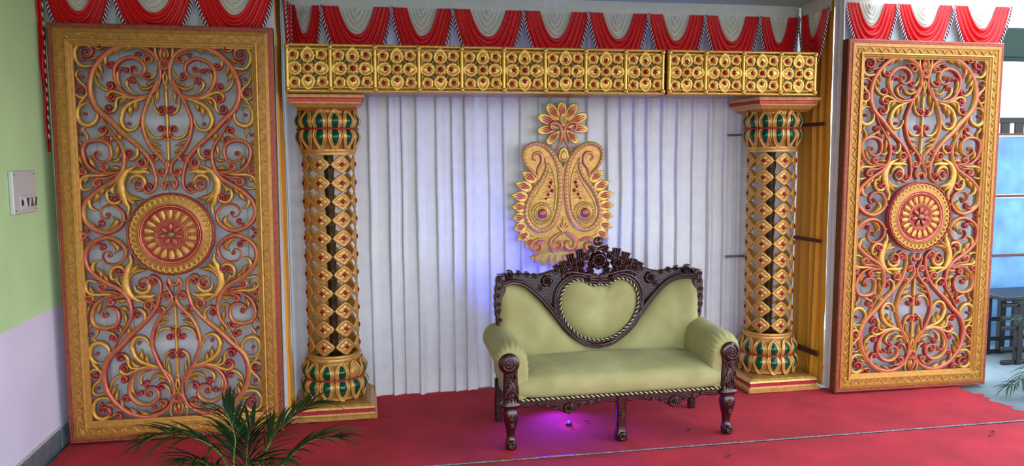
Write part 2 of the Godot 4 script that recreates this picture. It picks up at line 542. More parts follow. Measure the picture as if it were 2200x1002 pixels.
func make_materials() -> void:
	var fine := noise_tex(0.02, Color(0.94, 0.94, 0.94), Color(1, 1, 1), 3)
	var blotch := noise_tex(0.006, Color(0.72, 0.7, 0.68), Color(1, 1, 1), 5, 512, 5)
	M.gold = mat("gold paint", Color.WHITE, 0.38, 0.4, noise_tex(0.015, Color(0.8, 0.78, 0.74), Color(1, 1, 1), 11), 3.0, true)
	relief_map(M.gold, bump_tex(0.05, 12), 0.06)
	M.gilt = mat("gilt paint", Color.WHITE, 0.34, 0.55, noise_tex(0.02, Color(0.78, 0.76, 0.72), Color(1, 1, 1), 17), 4.0, true)
	M.paint = mat("gloss paint", Color.WHITE, 0.4, 0.05, noise_tex(0.02, Color(0.82, 0.8, 0.8), Color(1, 1, 1), 14), 3.0, true)
	relief_map(M.paint, bump_tex(0.06, 15), 0.04)
	M.enamel = mat("green enamel", Color(0.0, 0.36, 0.25), 0.18, 0.25, noise_tex(0.03, Color(0.55, 0.6, 0.6), Color(1, 1, 1), 21), 6.0)
	M.wood = mat("dark varnished wood", Color.WHITE, 0.26, 0.0, noise_tex(0.02, Color(0.75, 0.72, 0.72), Color(1, 1, 1), 31), 5.0, true)
	relief_map(M.wood, bump_tex(0.03, 32), 0.12)
	M.wood.clearcoat_enabled = true
	M.wood.clearcoat = 0.35
	M.wood.clearcoat_roughness = 0.2
	M.velvet = mat("olive upholstery", Color(0.665, 0.64, 0.445), 0.85, 0.0, noise_tex(0.004, Color(0.78, 0.76, 0.66), Color(1, 1, 1), 41, 512, 5), 1.1)
	relief_map(M.velvet, bump_tex(0.12, 42), 0.05)
	M.velvet.rim_enabled = true
	M.velvet.rim = 0.35
	M.velvet.rim_tint = 0.6
	M.cord = mat("twisted cord", Color.WHITE, 0.7, 0.0, null, 1.0, true)
	M.white_cloth = mat("white satin cloth", Color(0.84, 0.84, 0.86), 0.62, 0.0, fine, 0.8)
	M.white_cloth.backlight_enabled = true
	M.white_cloth.backlight = Color(0.24, 0.24, 0.25)
	M.cream_cloth = mat("ivory satin cloth", Color(0.85, 0.82, 0.77), 0.5, 0.0, fine, 1.2)
	M.red_cloth = mat("red satin cloth", Color(0.92, 0.08, 0.11), 0.4, 0.0, noise_tex(0.02, Color(0.8, 0.75, 0.75), Color(1, 1, 1), 44), 1.5)
	M.red_cloth.rim_enabled = true
	M.red_cloth.rim = 0.3
	M.red_cloth.rim_tint = 0.8
	M.yellow_cloth = mat("mustard cloth", Color(0.84, 0.58, 0.16), 0.6, 0.0, fine, 1.0)
	M.fringe = mat("striped fringe", Color.WHITE, 0.7, 0.0, null, 1.0, true)
	M.carpet = mat("red felt carpet", Color(0.73, 0.12, 0.19), 0.95, 0.0, noise_tex(0.006, Color(0.8, 0.74, 0.76), Color(1, 1, 1), 51, 512, 6), 0.7)
	M.carpet.uv1_world_triplanar = true
	relief_map(M.carpet, bump_tex(0.1, 52), 0.15)
	M.tape = mat("worn grey edging strip", Color(0.62, 0.55, 0.56), 0.45, 0.2, noise_tex(0.03, Color(0.45, 0.4, 0.42), Color(1, 1, 1), 55), 2.0)
	M.concrete = mat("grey concrete", Color(0.5, 0.56, 0.58), 0.6, 0.0, blotch, 0.5)
	M.green_wall = mat("pale green distemper", Color(0.77, 0.9, 0.66), 0.8, 0.0, noise_tex(0.004, Color(0.93, 0.93, 0.93), Color(1, 1, 1), 61), 0.5)
	M.lilac_wall = mat("lilac distemper", Color(0.87, 0.84, 0.93), 0.75, 0.0, noise_tex(0.004, Color(0.93, 0.93, 0.93), Color(1, 1, 1), 62), 0.5)
	M.ceiling = mat("mint ceiling paint", Color(0.72, 0.85, 0.72), 0.8, 0.0, noise_tex(0.003, Color(0.94, 0.94, 0.94), Color(1, 1, 1), 63), 0.4)
	M.cream_wall = mat("cream wall paint", Color(0.9, 0.88, 0.82), 0.8)
	M.tile = mat("grey polished tile", Color(0.4, 0.46, 0.5), 0.3, 0.0, blotch, 2.5)
	M.grout = mat("pale grout", Color(0.72, 0.68, 0.68), 0.9)
	M.plastic = mat("ivory switch plastic", Color(0.78, 0.77, 0.77), 0.4)
	M.dark_plastic = mat("dark switch plastic", Color(0.2, 0.2, 0.24), 0.4)
	M.black_metal = mat("black painted metal", Color(0.03, 0.033, 0.045), 0.4, 0.2)
	M.blue_sheet = mat("blue painted sheet", Color(0.42, 0.64, 0.85), 0.5, 0.0, blotch, 0.8)
	M.brown_strip = mat("brown timber batten", Color(0.36, 0.17, 0.1), 0.6, 0.0, fine, 2.0)
	M.leaf = mat("palm leaf", Color.WHITE, 0.45, 0.0, null, 1.0, true)
	M.leaf.backlight_enabled = true
	M.leaf.backlight = Color(0.2, 0.25, 0.1)
	M.pot = mat("terracotta pot", Color(0.5, 0.26, 0.17), 0.8, 0.0, blotch, 2.0)
	M.soil = mat("dark soil", Color(0.13, 0.09, 0.06), 0.95)

func make_world() -> void:
	var cam := Camera3D.new()
	cam.name = "camera"
	cam.fov = rad_to_deg(2.0 * atan(501.0 / 1733.0))
	cam.basis = Basis(Vector3.UP, -0.183) * Basis(Vector3.RIGHT, -0.098) * Basis(Vector3.BACK, -0.007)
	cam.position = Vector3(0.175, 1.721, 5.467)
	cam.near = 0.05
	cam.far = 200.0
	add_child(cam)
	cam.current = true
	var sm := ProceduralSkyMaterial.new()
	sm.sky_top_color = Color(0.78, 0.86, 0.94)
	sm.sky_horizon_color = Color(0.97, 0.97, 0.96)
	sm.ground_horizon_color = Color(0.8, 0.8, 0.78)
	sm.ground_bottom_color = Color(0.45, 0.43, 0.4)
	sm.sky_energy_multiplier = 1.0
	sm.ground_energy_multiplier = 1.0
	var sky := Sky.new()
	sky.sky_material = sm
	var env := Environment.new()
	env.background_mode = Environment.BG_SKY
	env.sky = sky
	env.background_energy_multiplier = 2.6
	env.tonemap_mode = Environment.TONE_MAPPER_LINEAR
	env.tonemap_exposure = 2.25
	env.sdfgi_enabled = true
	env.ssao_enabled = true
	env.ssil_enabled = true
	var we := WorldEnvironment.new()
	we.name = "environment"
	we.environment = env
	add_child(we)

const XL := -0.34   # side curtain of the alcove, left
const XR := 3.46    # side curtain of the alcove, right
const ZB := -0.25   # back curtain
const ZF := 0.245    # curtains of the two piers
const TOP := 2.715  # where the swags are pinned

func make_room() -> void:
	var s := Shape.new()
	block(s, Vector3(4, -0.11, 2), Vector3(60, 0.2, 60), 0.0, Color.WHITE)
	structure("floor", s, M.concrete, "grey concrete floor past the red carpet")
	s = Shape.new()
	block(s, Vector3(0.95, 2.875, 2.35), Vector3(5.5, 0.15, 5.8), 0.0, Color.WHITE)
	structure("ceiling", s, M.ceiling, "pale mint green ceiling")
	s = Shape.new()
	block(s, Vector3(1.55, 0.15, -0.4), Vector3(6.2, 0.3, 0.1), 0.004, Color.WHITE)
	structure("added_light_stop_kerb", s, M.cream_wall, "")  # added low kerb behind the curtains, keeps skylight from leaking under them
	s = Shape.new()
	block(s, Vector3(-1.594, 1.4, 0.19), Vector3(0.06, 2.8, 0.06), 0.004, Color.WHITE)
	structure("added_light_stop_1", s, M.brown_strip, "")  # added post hidden behind the curtain, stops daylight leaking onto the left wall
	# left wall: green above, lilac below, tiled skirting
	s = Shape.new()
	block(s, Vector3(-1.705, 1.82, 2.2), Vector3(0.16, 1.96, 5.5), 0.0, Color.WHITE)
	structure("wall_left", s, M.green_wall, "pale green wall above a lilac dado")
	s = Shape.new()
	block(s, Vector3(-1.705, 0.42, 2.2), Vector3(0.16, 0.84, 5.5), 0.0, Color.WHITE)
	structure("wall_left_dado", s, M.lilac_wall, "lilac painted lower wall")
	s = Shape.new()
	block(s, Vector3(-1.62, 0.065, 2.3), Vector3(0.01, 0.13, 5.2), 0.002, Color.WHITE)
	var sk := structure("baseboard_left", s, M.grout, "grey tile skirting with pale joints")
	for k in 22:
		s = Shape.new()
		block(s, Vector3.ZERO, Vector3(0.01, 0.118, 0.13 + 0.008 * (k % 3)), 0.002, Color.WHITE)
		part("tile", s, M.tile, sk, Transform3D(Basis(), Vector3(-1.612, 0.062, 0.36 + 0.15 * k)))

# cloth hanging in knife pleats: x runs 0..w, y 0..h, z folds towards the viewer
func pleats(w: float, h: float, gap: float, deep: float, sd: int, creases: Array = [], flare := 0.0) -> Shape:
	var rng := RandomNumberGenerator.new()
	rng.seed = sd
	var xs := PackedFloat32Array([0.0])
	while xs[xs.size() - 1] < w:
		xs.append(xs[xs.size() - 1] + gap * rng.randf_range(0.72, 1.3))
	var cut := PackedFloat32Array()
	var zz := PackedFloat32Array()
	for k in xs.size() - 1:
		var l := xs[k + 1] - xs[k]
		var d := deep * rng.randf_range(0.6, 1.25)
		var prof := [[0.0, 0.0], [0.02, 0.75], [0.06, 1.0], [0.16, 0.93], [0.34, 0.5], [0.46, 0.42], [0.58, 0.5], [0.68, 0.36], [0.82, 0.2], [0.94, 0.05], [0.965, -0.1], [0.985, -0.6]]
		var m1 := rng.randf_range(0.3, 1.3)
		for q in prof:
			if xs[k] + l * q[0] <= w:
				cut.append(xs[k] + l * q[0])
				zz.append(d * (q[1] if q[0] < 0.3 or q[0] > 0.75 else q[1] * m1))
	var rows := 30
	var p := PackedVector3Array()
	var n := FastNoiseLite.new()
	n.seed = sd
	n.frequency = 1.0
	for i in rows + 1:
		var f := float(i) / rows
		var y := h * f
		for j in cut.size():
			var x := cut[j] + 0.012 * n.get_noise_2d(cut[j] * 1.5, y * 0.6) * sin(PI * f)
			var z := zz[j] * (1.0 + 0.35 * n.get_noise_2d(cut[j] * 3.0 + 50, y * 0.8)) + 0.006 * n.get_noise_2d(x * 2.0, y * 2.0 + 9)
			for cr in creases:
				z += 0.004 * exp(-pow((y - cr) / 0.012, 2.0))
			z += flare * pow(1.0 - f, 6.0) * (0.5 + n.get_noise_2d(x * 6.0, 3.0))
			p.append(Vector3(clampf(x, 0.0, w), y, z))
	var s := Shape.new()
	s.grid(p, rows + 1, cut.size(), false, PackedColorArray([Color.WHITE]), true)
	return s

func make_curtains() -> void:
	single("backdrop_curtain", pleats(1.07 - XL, 2.783, 0.118, 0.03, 7, [1.835, 0.915], 0.02), M.white_cloth, "white pleated backdrop curtain between left pillar and sofa", "curtain", Vector3(XL - 0.1, 0.013, ZB + 0.012), "white backdrop curtains")
	single("backdrop_curtain", pleats(XR - 0.8, 2.783, 0.118, 0.03, 19, [1.835, 0.9], 0.02), M.white_cloth, "white pleated backdrop curtain behind the sofa and gold plaque", "curtain", Vector3(0.92, 0.013, ZB - 0.035), "white backdrop curtains")
	var a := single("pier_curtain", pleats(1.297, 2.783, 0.2, 0.014, 23), M.white_cloth, "white curtain behind the large left carved screen", "curtain", Vector3(-1.622, 0.012, ZF), "white curtains behind the screens")
	a = single("pier_curtain", pleats(1.27, 2.783, 0.2, 0.016, 29), M.white_cloth, "white curtain behind the right carved screen", "curtain", Vector3(3.485, 0.014, ZF), "white curtains behind the screens")
	# mustard side curtains of the alcove
	a = single("side_curtain", pleats(0.43, 2.783, 0.1, 0.026, 31, [], 0.03), M.yellow_cloth, "mustard yellow curtain hanging beside the right pillar", "curtain", Vector3(XR + 0.005, 0.012, 0.245), "mustard side curtains")
	a.rotation.y = PI / 2
	a.position = Vector3(XR + 0.01, 0.012, 0.25)
	a.rotation.y = PI * 1.5
	a.position = Vector3(XR + 0.01, 0.014, -0.225)
	a = single("side_curtain", pleats(0.405, 2.783, 0.1, 0.026, 37, [], 0.03), M.yellow_cloth, "mustard yellow curtain seen edge on between left screen and left pillar", "curtain", Vector3.ZERO, "mustard side curtains")
	a.rotation.y = PI / 2
	a.position = Vector3(XL - 0.01, 0.014, 0.235)
	# the pale return of the right pier curtain, wrapped round its corner
	a = single("pier_curtain", pleats(0.12, 2.783, 0.05, 0.01, 41), M.white_cloth, "narrow white curtain edge between mustard curtain and right screen", "curtain", Vector3.ZERO, "white curtains behind the screens")
	a.rotation.y = PI * 1.5
	a.position = Vector3(XR + 0.004, 0.014, 0.206)
	# battens that hold the mustard cloth
	for y in [1.918, 1.075, 0.245]:
		var s := Shape.new()
		block(s, Vector3.ZERO, Vector3(0.012, 0.026 if y > 0.5 else 0.04, 0.42), 0.003, Color.WHITE)
		var o := single("curtain_batten", s, M.brown_strip, "%s brown batten pressed across the mustard curtain by right pillar" % ["top" if y > 1.5 else ("middle" if y > 0.5 else "lowest")], "batten", Vector3(XR - 0.05, y, 0.0), "battens across the mustard curtain")
		o.rotation.x = 0.0 if y > 1.5 else -0.02
	for y in [1.85, 0.93]:
		var s := Shape.new()
		block(s, Vector3.ZERO, Vector3(0.5, 0.016, 0.014), 0.003, Color.WHITE)
		single("curtain_rail", s, M.tape, "thin grey rail across the white curtain, %s, beside right pillar" % ["upper one" if y > 1.5 else "lower one"], "rail", Vector3(3.13, y, ZB + 0.02), "rails across the white curtain")

# ---------------------------------------------------------------- swagged valance
func swag(w: float, inner: bool, d: float, sd: int) -> Shape:
	# a family of hanging curves; inner: the ivory fan, else the red drape round it
	var rng := RandomNumberGenerator.new()
	rng.seed = sd
	var nv := 44 if inner else 36
	var nu := 26
	var p := PackedVector3Array()
	for i in nv + 1:
		var f := float(i) / nv
		var half: float
		var sag: float
		var pw: float
		if inner:
			half = w * lerpf(0.02, 0.30, f)
			sag = d * lerpf(0.02, 0.53, pow(f, 0.85))
			pw = lerpf(2.0, 2.1, f)
		else:
			half = w * lerpf(0.25, 0.495, f)
			sag = d * lerpf(0.44, 1.0, f)
			pw = lerpf(2.2, 2.7, f)
		var folds := 5.0 if inner else 4.0
		for j in nu + 1:
			var u := -1.0 + 2.0 * j / nu
			var drop := 1.0 - pow(absf(u), pw)
			var lump := sin(TAU * folds * f + 0.5 * sin(3.0 * u + sd)) * (0.3 + 0.7 * drop)
			var z := (0.010 if inner else 0.012) * lump + 0.02 * drop * (0.3 + 0.5 * f) + (0.0 if inner else 0.016)
			p.append(Vector3(half * u * (1.0 + 0.02 * sin(4.0 * f + sd)), -sag * drop, z))
	var s := Shape.new()
	s.grid(p, nv + 1, nu + 1, false, PackedColorArray([Color.WHITE]), true)
	return s

func fringe(w: float, d: float) -> Shape:
	var s := Shape.new()
	var n := 96
	var light := lin(0.85, 0.78, 0.8)
	var dark := lin(0.25, 0.08, 0.16)
	for i in n:
		var u := -1.0 + 2.0 * (i + 0.5) / n
		# even steps along the steep sides
		u = signf(u) * (1.0 - pow(1.0 - absf(u), 1.7))
		var y := -d * (1.0 - pow(absf(u), 2.7))
		var a := Vector3(0.5 * w * u, y + 0.006, 0.04 - 0.014 * absf(u))
		var side := signf(u) * 0.012 * smoothstep(0.2, 0.9, absf(u))
		tube(s, PackedVector3Array([a, a + Vector3(side * 0.6, -0.012, 0.004), a + Vector3(side, -0.03, 0.0)]), [0.003, 0.0048, 0.0026], 5, [light if i % 2 == 0 else dark])
	return s

func valance(label: String, at: Vector3, turn: float, posts: Array, y_top: float, d: float, sd: int) -> void:
	var t := thing("swag_valance", label, "valance", at, turn, "red and ivory swagged valances")
	var x0: float = posts[0]
	var x1: float = posts[posts.size() - 1]
	var s := Shape.new()
	# header cloth, slightly uneven
	var p := PackedVector3Array()
	var cols := 40
	for i in 4:
		for j in cols + 1:
			var x := lerpf(x0, x1, float(j) / cols)
			p.append(Vector3(x, y_top - 0.02 + 0.035 * i + (0.003 * sin(x * 9.0 + i) if i < 3 else 0.0), 0.012 + 0.004 * sin(x * 5.0 + i * 2.0)))
	s.grid(p, 4, cols + 1, false, PackedColorArray([Color.WHITE]), true)
	part("header_band", s, M.cream_cloth, t)
	for k in posts.size() - 1:
		var w: float = posts[k + 1] - posts[k]
		var mid: float = (posts[k + 1] + posts[k]) * 0.5
		var tr := Transform3D(Basis(), Vector3(mid, y_top, 0.012))
		part("ivory_swag", swag(w, true, d, sd + k), M.cream_cloth, t, tr)
		var r := part("red_swag", swag(w, false, d, sd + k * 3), M.red_cloth, t, tr)
		part("fringe", fringe(w, d), M.fringe, r, Transform3D(), "white and maroon striped fringe", true)

func make_valances() -> void:
	valance("long red and ivory valance with nine swags above the gold beam", Vector3(0, 0, ZB + 0.045), 0.0, [XL + 0.05, -0.068, 0.399, 0.816, 1.311, 1.781, 2.226, 2.658, 3.09, XR - 0.06], TOP, 0.42, 100)
	valance("red and ivory valance with three swags over the right screen", Vector3(0, 0, ZF + 0.02), 0.0, [3.485, 3.88, 4.325, 4.785], TOP + 0.03, 0.35, 130)
	valance("red and ivory valance over the left screen beside the green wall", Vector3(0, 0, ZF + 0.02), 0.0, [-1.605, -1.24, -0.78, -0.325], TOP, 0.34, 150)
	valance("single swag on the side of the right pier above mustard curtain", Vector3(XR - 0.04, 0, 0.3), PI / 2 * 3, [-0.43, -0.05], TOP, 0.40, 170)
	valance("single swag on the side of the left pier, nearly edge on", Vector3(XL + 0.04, 0, 0.3), PI / 2, [0.05, 0.43], TOP, 0.42, 180)
	# loose tail of red cloth against the green wall
	var s := Shape.new()
	var p := PackedVector3Array()
	for i in 31:
		var f := i / 30.0
		for j in 9:
			var u := j / 8.0
			p.append(Vector3((u - 0.5) * lerpf(0.034, 0.02, f), -0.95 * f, 0.012 * sin(u * 9.0 + f * 5.0) + 0.008 * sin(f * 17.0)))
	s.grid(p, 31, 9, false, PackedColorArray([Color.WHITE]), true)
	var t := thing("cloth_tail", "loose red cloth tail hanging between green wall and left screen", "cloth", Vector3(-1.604, 2.7, 0.36))
	part("cloth", s, M.red_cloth, t)
	s = Shape.new()
	for i in 34:
		var y := -0.9 * i / 34.0
		var a := Vector3(lerpf(0.016, 0.01, i / 34.0) + 0.002 * sin(i * 1.7), y, 0.012)
		tube(s, PackedVector3Array([a, a + Vector3(0.002, -0.01, 0.004), a + Vector3(0.003, -0.028, 0.0)]), [0.003, 0.004, 0.002], 5, [lin(0.85, 0.78, 0.8) if i % 2 == 0 else lin(0.25, 0.08, 0.16)])
	part("fringe", s, M.fringe, t, Transform3D(), "white and maroon striped fringe", true)

func make_carpet() -> void:
	var edge := PackedVector2Array()
	var rng := RandomNumberGenerator.new()
	rng.seed = 4
	# back sheet under pillars, screens and sofa; ragged right edge
	for spec in [["back", -0.275, 1.134, 5], ["front", 1.161, 4.2, 6]]:
		var n := FastNoiseLite.new()
		n.seed = spec[3]
		n.frequency = 1.0
		var nx := 150
		var nz := 50 if spec[0] == "back" else 70
		var p := PackedVector3Array()
		var under := PackedVector3Array()
		for i in nz + 1:
			var z := lerpf(spec[1], spec[2], float(i) / nz)
			var xr := 4.36 + 0.06 * n.get_noise_1d(z * 4.0) + 0.05 * n.get_noise_1d(z * 21.0) + (0.06 if z < 0.9 else lerpf(0.0, 0.9, smoothstep(0.9, 1.3, z)))
			var xl := -1.585 + 0.01 * n.get_noise_1d(z * 5.0 + 40)
			if z < 0.24:
				xl = XL + 0.03
				xr = XR - 0.05
			for j in nx + 1:
				var x := lerpf(xl, xr, float(j) / nx)
				# long low wrinkles that run across the cloth
				var wr := pow(maxf(0.0, 1.0 - absf(n.get_noise_2d(x * 0.9 + z * 0.7, (z - x * 0.25) * 1.7 + 20.0)) * 14.0), 2.0) * 0.006
				var y := 0.004 + wr * (1.0 if spec[0] == "front" or x > 3.0 or x < 0.4 else 0.35) + 0.0015 * n.get_noise_2d(x * 7, z * 7)
				p.append(Vector3(x, y, z))
		var s := Shape.new()
		s.grid(p, nz + 1, nx + 1, false, PackedColorArray([Color.WHITE]), true)
		single("red_carpet", s, M.carpet, "red felt carpet under the sofa and pillars, behind the grey strip" if spec[0] == "back" else "red felt carpet in the foreground, in front of the grey strip", "carpet", Vector3.ZERO, "red carpet sheets")
	var s := Shape.new()
	var a := PackedVector3Array()
	for i in 90:
		var x := lerpf(-1.57, 5.2, i / 89.0)
		a.append(Vector3(x, 0.006, 1.1475 + 0.001 * sin(x * 2.3)))
	tube(s, a, [0.0115], 8, [Color.WHITE], 0.5)
	single("edging_strip", s, M.tape, "thin worn grey strip along the join of the carpets", "strip")

func make_wall_fittings() -> void:
	var t := thing("switchboard", "white wall switchboard with a row of switches on green wall", "switchboard", Vector3(-1.625, 1.42, 0.74), PI / 2)
	var s := Shape.new()
	block(s, Vector3(0, 0.115, 0.012), Vector3(0.3, 0.23, 0.024), 0.006, Color.WHITE)
	part("plate", s, M.plastic, t)
	s = Shape.new()
	block(s, Vector3(0.03, 0.06, 0.026), Vector3(0.21, 0.075, 0.006), 0.002, Color.WHITE)
	part("switch_panel", s, M.plastic, t)
	for k in 6:
		s = Shape.new()
		block(s, Vector3.ZERO, Vector3(0.02, 0.048, 0.01), 0.002, Color.WHITE)
		part("switch", s, M.dark_plastic if k % 2 else M.plastic, t, Transform3D(Basis(Vector3.RIGHT, 0.12 if k % 3 else -0.12), Vector3(-0.02 + 0.026 * k, 0.06, 0.031)))
	s = Shape.new()
	relief(s, 3, 16, func(_a): return 0.018, func(f, _a): return 0.006 * (1.0 - f * f), func(_f, _a): return Color.WHITE)
	part("socket", s, M.dark_plastic, t, Transform3D(Basis(), Vector3(-0.055, 0.06, 0.029)))
	for q in [[-0.13, 0.21], [0.13, 0.21], [-0.13, 0.02], [0.13, 0.02]]:
		s = Shape.new()
		relief(s, 2, 10, func(_a): return 0.005, func(f, _a): return 0.003 * (1.0 - f * f), func(_f, _a): return Color.WHITE)
		part("screw", s, M.dark_plastic, t, Transform3D(Basis(), Vector3(q[0], q[1], 0.024)))
# ---------------------------------------------------------------- carved screens
var GOLD := lin(0.88, 0.67, 0.33)
var GOLD2 := lin(0.72, 0.5, 0.22)
var RED := lin(0.80, 0.42, 0.34)
var RED2 := lin(0.67, 0.23, 0.21)
var BOSS := lin(0.74, 0.30, 0.28)
var CRIMSON := lin(0.62, 0.10, 0.13)

var scroll_cache := []
func scroll_parts() -> Array:
	if scroll_cache.size() > 0:
		return scroll_cache
	var c_gold := [RED2, GOLD2, GOLD, GOLD, GOLD, GOLD, GOLD2, RED2]
	var sharp := [Vector2(-1, 0), Vector2(-1, 0.4), Vector2(-0.6, 0.75), Vector2(-0.22, 0.7), Vector2(0, 1.0), Vector2(0.35, 0.8), Vector2(1, 0.4), Vector2(1, 0)]
	var boss := {}
	for turn in [1.0, -1.0]:
		var b := Shape.new()
		relief(b, 5, 14, func(_a): return 0.0105, func(f, _a): return 0.042 - 0.012 * f * f, func(_f, _a): return BOSS)
		boss[turn] = b.mesh()
	for qy in [1.0, -1.0]:
		for qx in [1.0, -1.0]:
			for e in SCROLLS:
				var kind: String = e[0]
				var k: float = 0.00118 if kind == "r" else (0.00125 if kind == "g" else 0.0014)
				var w: Array = [e[1][0] * k, e[1][1] * k, e[1][2] * k]
				var path := pts2(e[2])
				var hearts := pts2(e[3])
				for i in path.size():
					path[i] = Vector3(path[i].x * qx, path[i].y * qy, 0)
				path = curve(path, 0.013)
				var at_start := false
				var tipped := 1.0
				for h0 in hearts:
					var h := Vector3(h0.x * qx, h0.y * qy, 0)
					var last := path[path.size() - 1]
					var first := path[0]
					if h.distance_to(last) < 0.045 and tipped == 1.0:
						# roll the end of the branch up round the heart of its curl
						var r0 := h.distance_to(last)
						var tan := (last - path[path.size() - 2])
						var dir := signf(tan.cross(h - last).z)
						var a0 := atan2(last.y - h.y, last.x - h.x)
						var before := path.size()
						for q in range(1, 15):
							var f := q / 14.0
							var a := a0 + dir * TAU * 0.95 * f
							var r := lerpf(r0, 0.008, pow(f, 0.7))
							path.append(h + Vector3(cos(a), sin(a), 0) * r)
						tipped = minf(0.93, float(before - 2) / path.size())
						w[2] = maxf(w[2] * 0.8, 0.007)
					elif h.distance_to(first) < 0.03 and kind == "r":
						at_start = true
					scroll_cache.append(["curl_boss", boss[1.0], Transform3D(Basis(), h + Vector3(0, 0, 0.001))])
				var s := Shape.new()
				if kind == "r":
					stroke(s, path, w, 0.036, [GOLD2, GOLD, GOLD, RED, RED, RED, RED2, GOLD2] if qx > 0 else [GOLD2, RED2, RED, RED, RED, GOLD, GOLD, GOLD2], RIDGE, 0.25)
				elif kind == "g":
					stroke(s, path, w, 0.033, c_gold, RIDGE, 0.3, BOSS if tipped < 1.0 else Color(0, 0, 0, 0), tipped)
				else:
					stroke(s, path, w, 0.038, [GOLD2, GOLD2, GOLD, GOLD2, GOLD, GOLD, GOLD2, GOLD2], sharp, 0.5)
				scroll_cache.append(["scroll_stem" if kind == "r" else ("scroll_branch" if kind == "g" else "leaf"), s.mesh(), Transform3D(Basis(), Vector3(0, 0, 0.002 if kind == "r" else 0.0))])
	# central rods, above and below the medallion
	for q in [1.0, -1.0]:
		var s := Shape.new()
		stroke(s, PackedVector3Array([Vector3(0, 0.40 * q, 0), Vector3(0, 0.62 * q, 0), Vector3(0, 0.84 * q, 0)]), [0.02, 0.02, 0.02], 0.026, [GOLD2, GOLD, GOLD, GOLD, GOLD, GOLD, GOLD2, GOLD2])
		scroll_cache.append(["centre_rod", s.mesh(), Transform3D()])
		for y in [0.563, 0.735, 0.865, 1.01, 1.06]:
			s = Shape.new()
			relief(s, 4, 14, func(_a): return 0.017, func(f, _a): return 0.036 - 0.016 * f * f, func(f, _a): return GOLD if f > 0.45 else RED)
			scroll_cache.append(["curl_boss", s.mesh(), Transform3D(Basis.from_scale(Vector3(0.8, 1.0 if y < 0.8 else 1.6, 1)), Vector3(0, y * q, 0))])
	return scroll_cache

func rail_shape(l: float) -> Shape:
	# mitred length of picture-frame moulding along x, outer edge at y = 0, inner edge at y = 0.13, front towards +z
	var prof := [[0.0, -0.08], [0.0, -0.016], [0.006, -0.008], [0.028, -0.008], [0.03, -0.002], [0.05, 0.0], [0.052, -0.008], [0.09, -0.01], [0.093, 0.004], [0.1, 0.006], [0.105, -0.004], [0.115, -0.006], [0.118, -0.014], [0.128, -0.016], [0.13, -0.022], [0.13, -0.06]]
	var red := lin(0.6, 0.2, 0.17)
	var cols := [lin(0.5, 0.29, 0.2), lin(0.62, 0.42, 0.24), lin(0.6, 0.26, 0.21), GOLD2, GOLD2, GOLD, GOLD2, GOLD2, GOLD, GOLD, GOLD2, GOLD, GOLD2, GOLD, GOLD2]
	var s := Shape.new()
	for k in prof.size() - 1:
		var a: Array = prof[k]
		var b: Array = prof[k + 1]
		s.grid(PackedVector3Array([Vector3(-l / 2 + a[0], a[0], a[1]), Vector3(l / 2 - a[0], a[0], a[1]), Vector3(-l / 2 + b[0], b[0], b[1]), Vector3(l / 2 - b[0], b[0], b[1])]), 2, 2, false, PackedColorArray([cols[k]]), true)
	# back
	s.grid(PackedVector3Array([Vector3(-l / 2 + 0.13, 0.13, -0.06), Vector3(l / 2 - 0.13, 0.13, -0.06), Vector3(-l / 2, 0, -0.08), Vector3(l / 2, 0, -0.08)]), 2, 2, false, PackedColorArray([red]), true)
	return s

func vine_shape(l: float, sd: int) -> Shape:
	var s := Shape.new()
	var pts := PackedVector3Array()
	var n := int(l / 0.0075)
	for i in n + 1:
		var x := lerpf(-l / 2, l / 2, float(i) / n)
		pts.append(Vector3(x, 0.071 + 0.013 * sin(x / 0.061 * TAU + sd) + 0.003 * sin(x * 40.0), -0.011))
	stroke(s, pts, [0.006, 0.007, 0.006], 0.010, [GOLD2, GOLD, GOLD, GOLD, GOLD, GOLD, GOLD2, GOLD2])
	return s

func beading_shape(l: float) -> Shape:
	var s := Shape.new()
	var n := int(l / 0.0115)
	for row in 2:
		for i in n:
			var x := -l / 2 + 0.02 + i * (l - 0.04) / n
			var y := 0.011 + 0.011 * row
			var p := PackedVector3Array([Vector3(x - 0.0042, y, -0.008), Vector3(x, y - 0.0042, -0.008), Vector3(x + 0.0042, y, -0.008), Vector3(x, y + 0.0042, -0.008), Vector3(x, y, -0.0035)])
			s.flat(p, PackedInt32Array([0, 4, 1, 1, 4, 2, 2, 4, 3, 3, 4, 0]), lin(0.78, 0.4, 0.32))
	return s

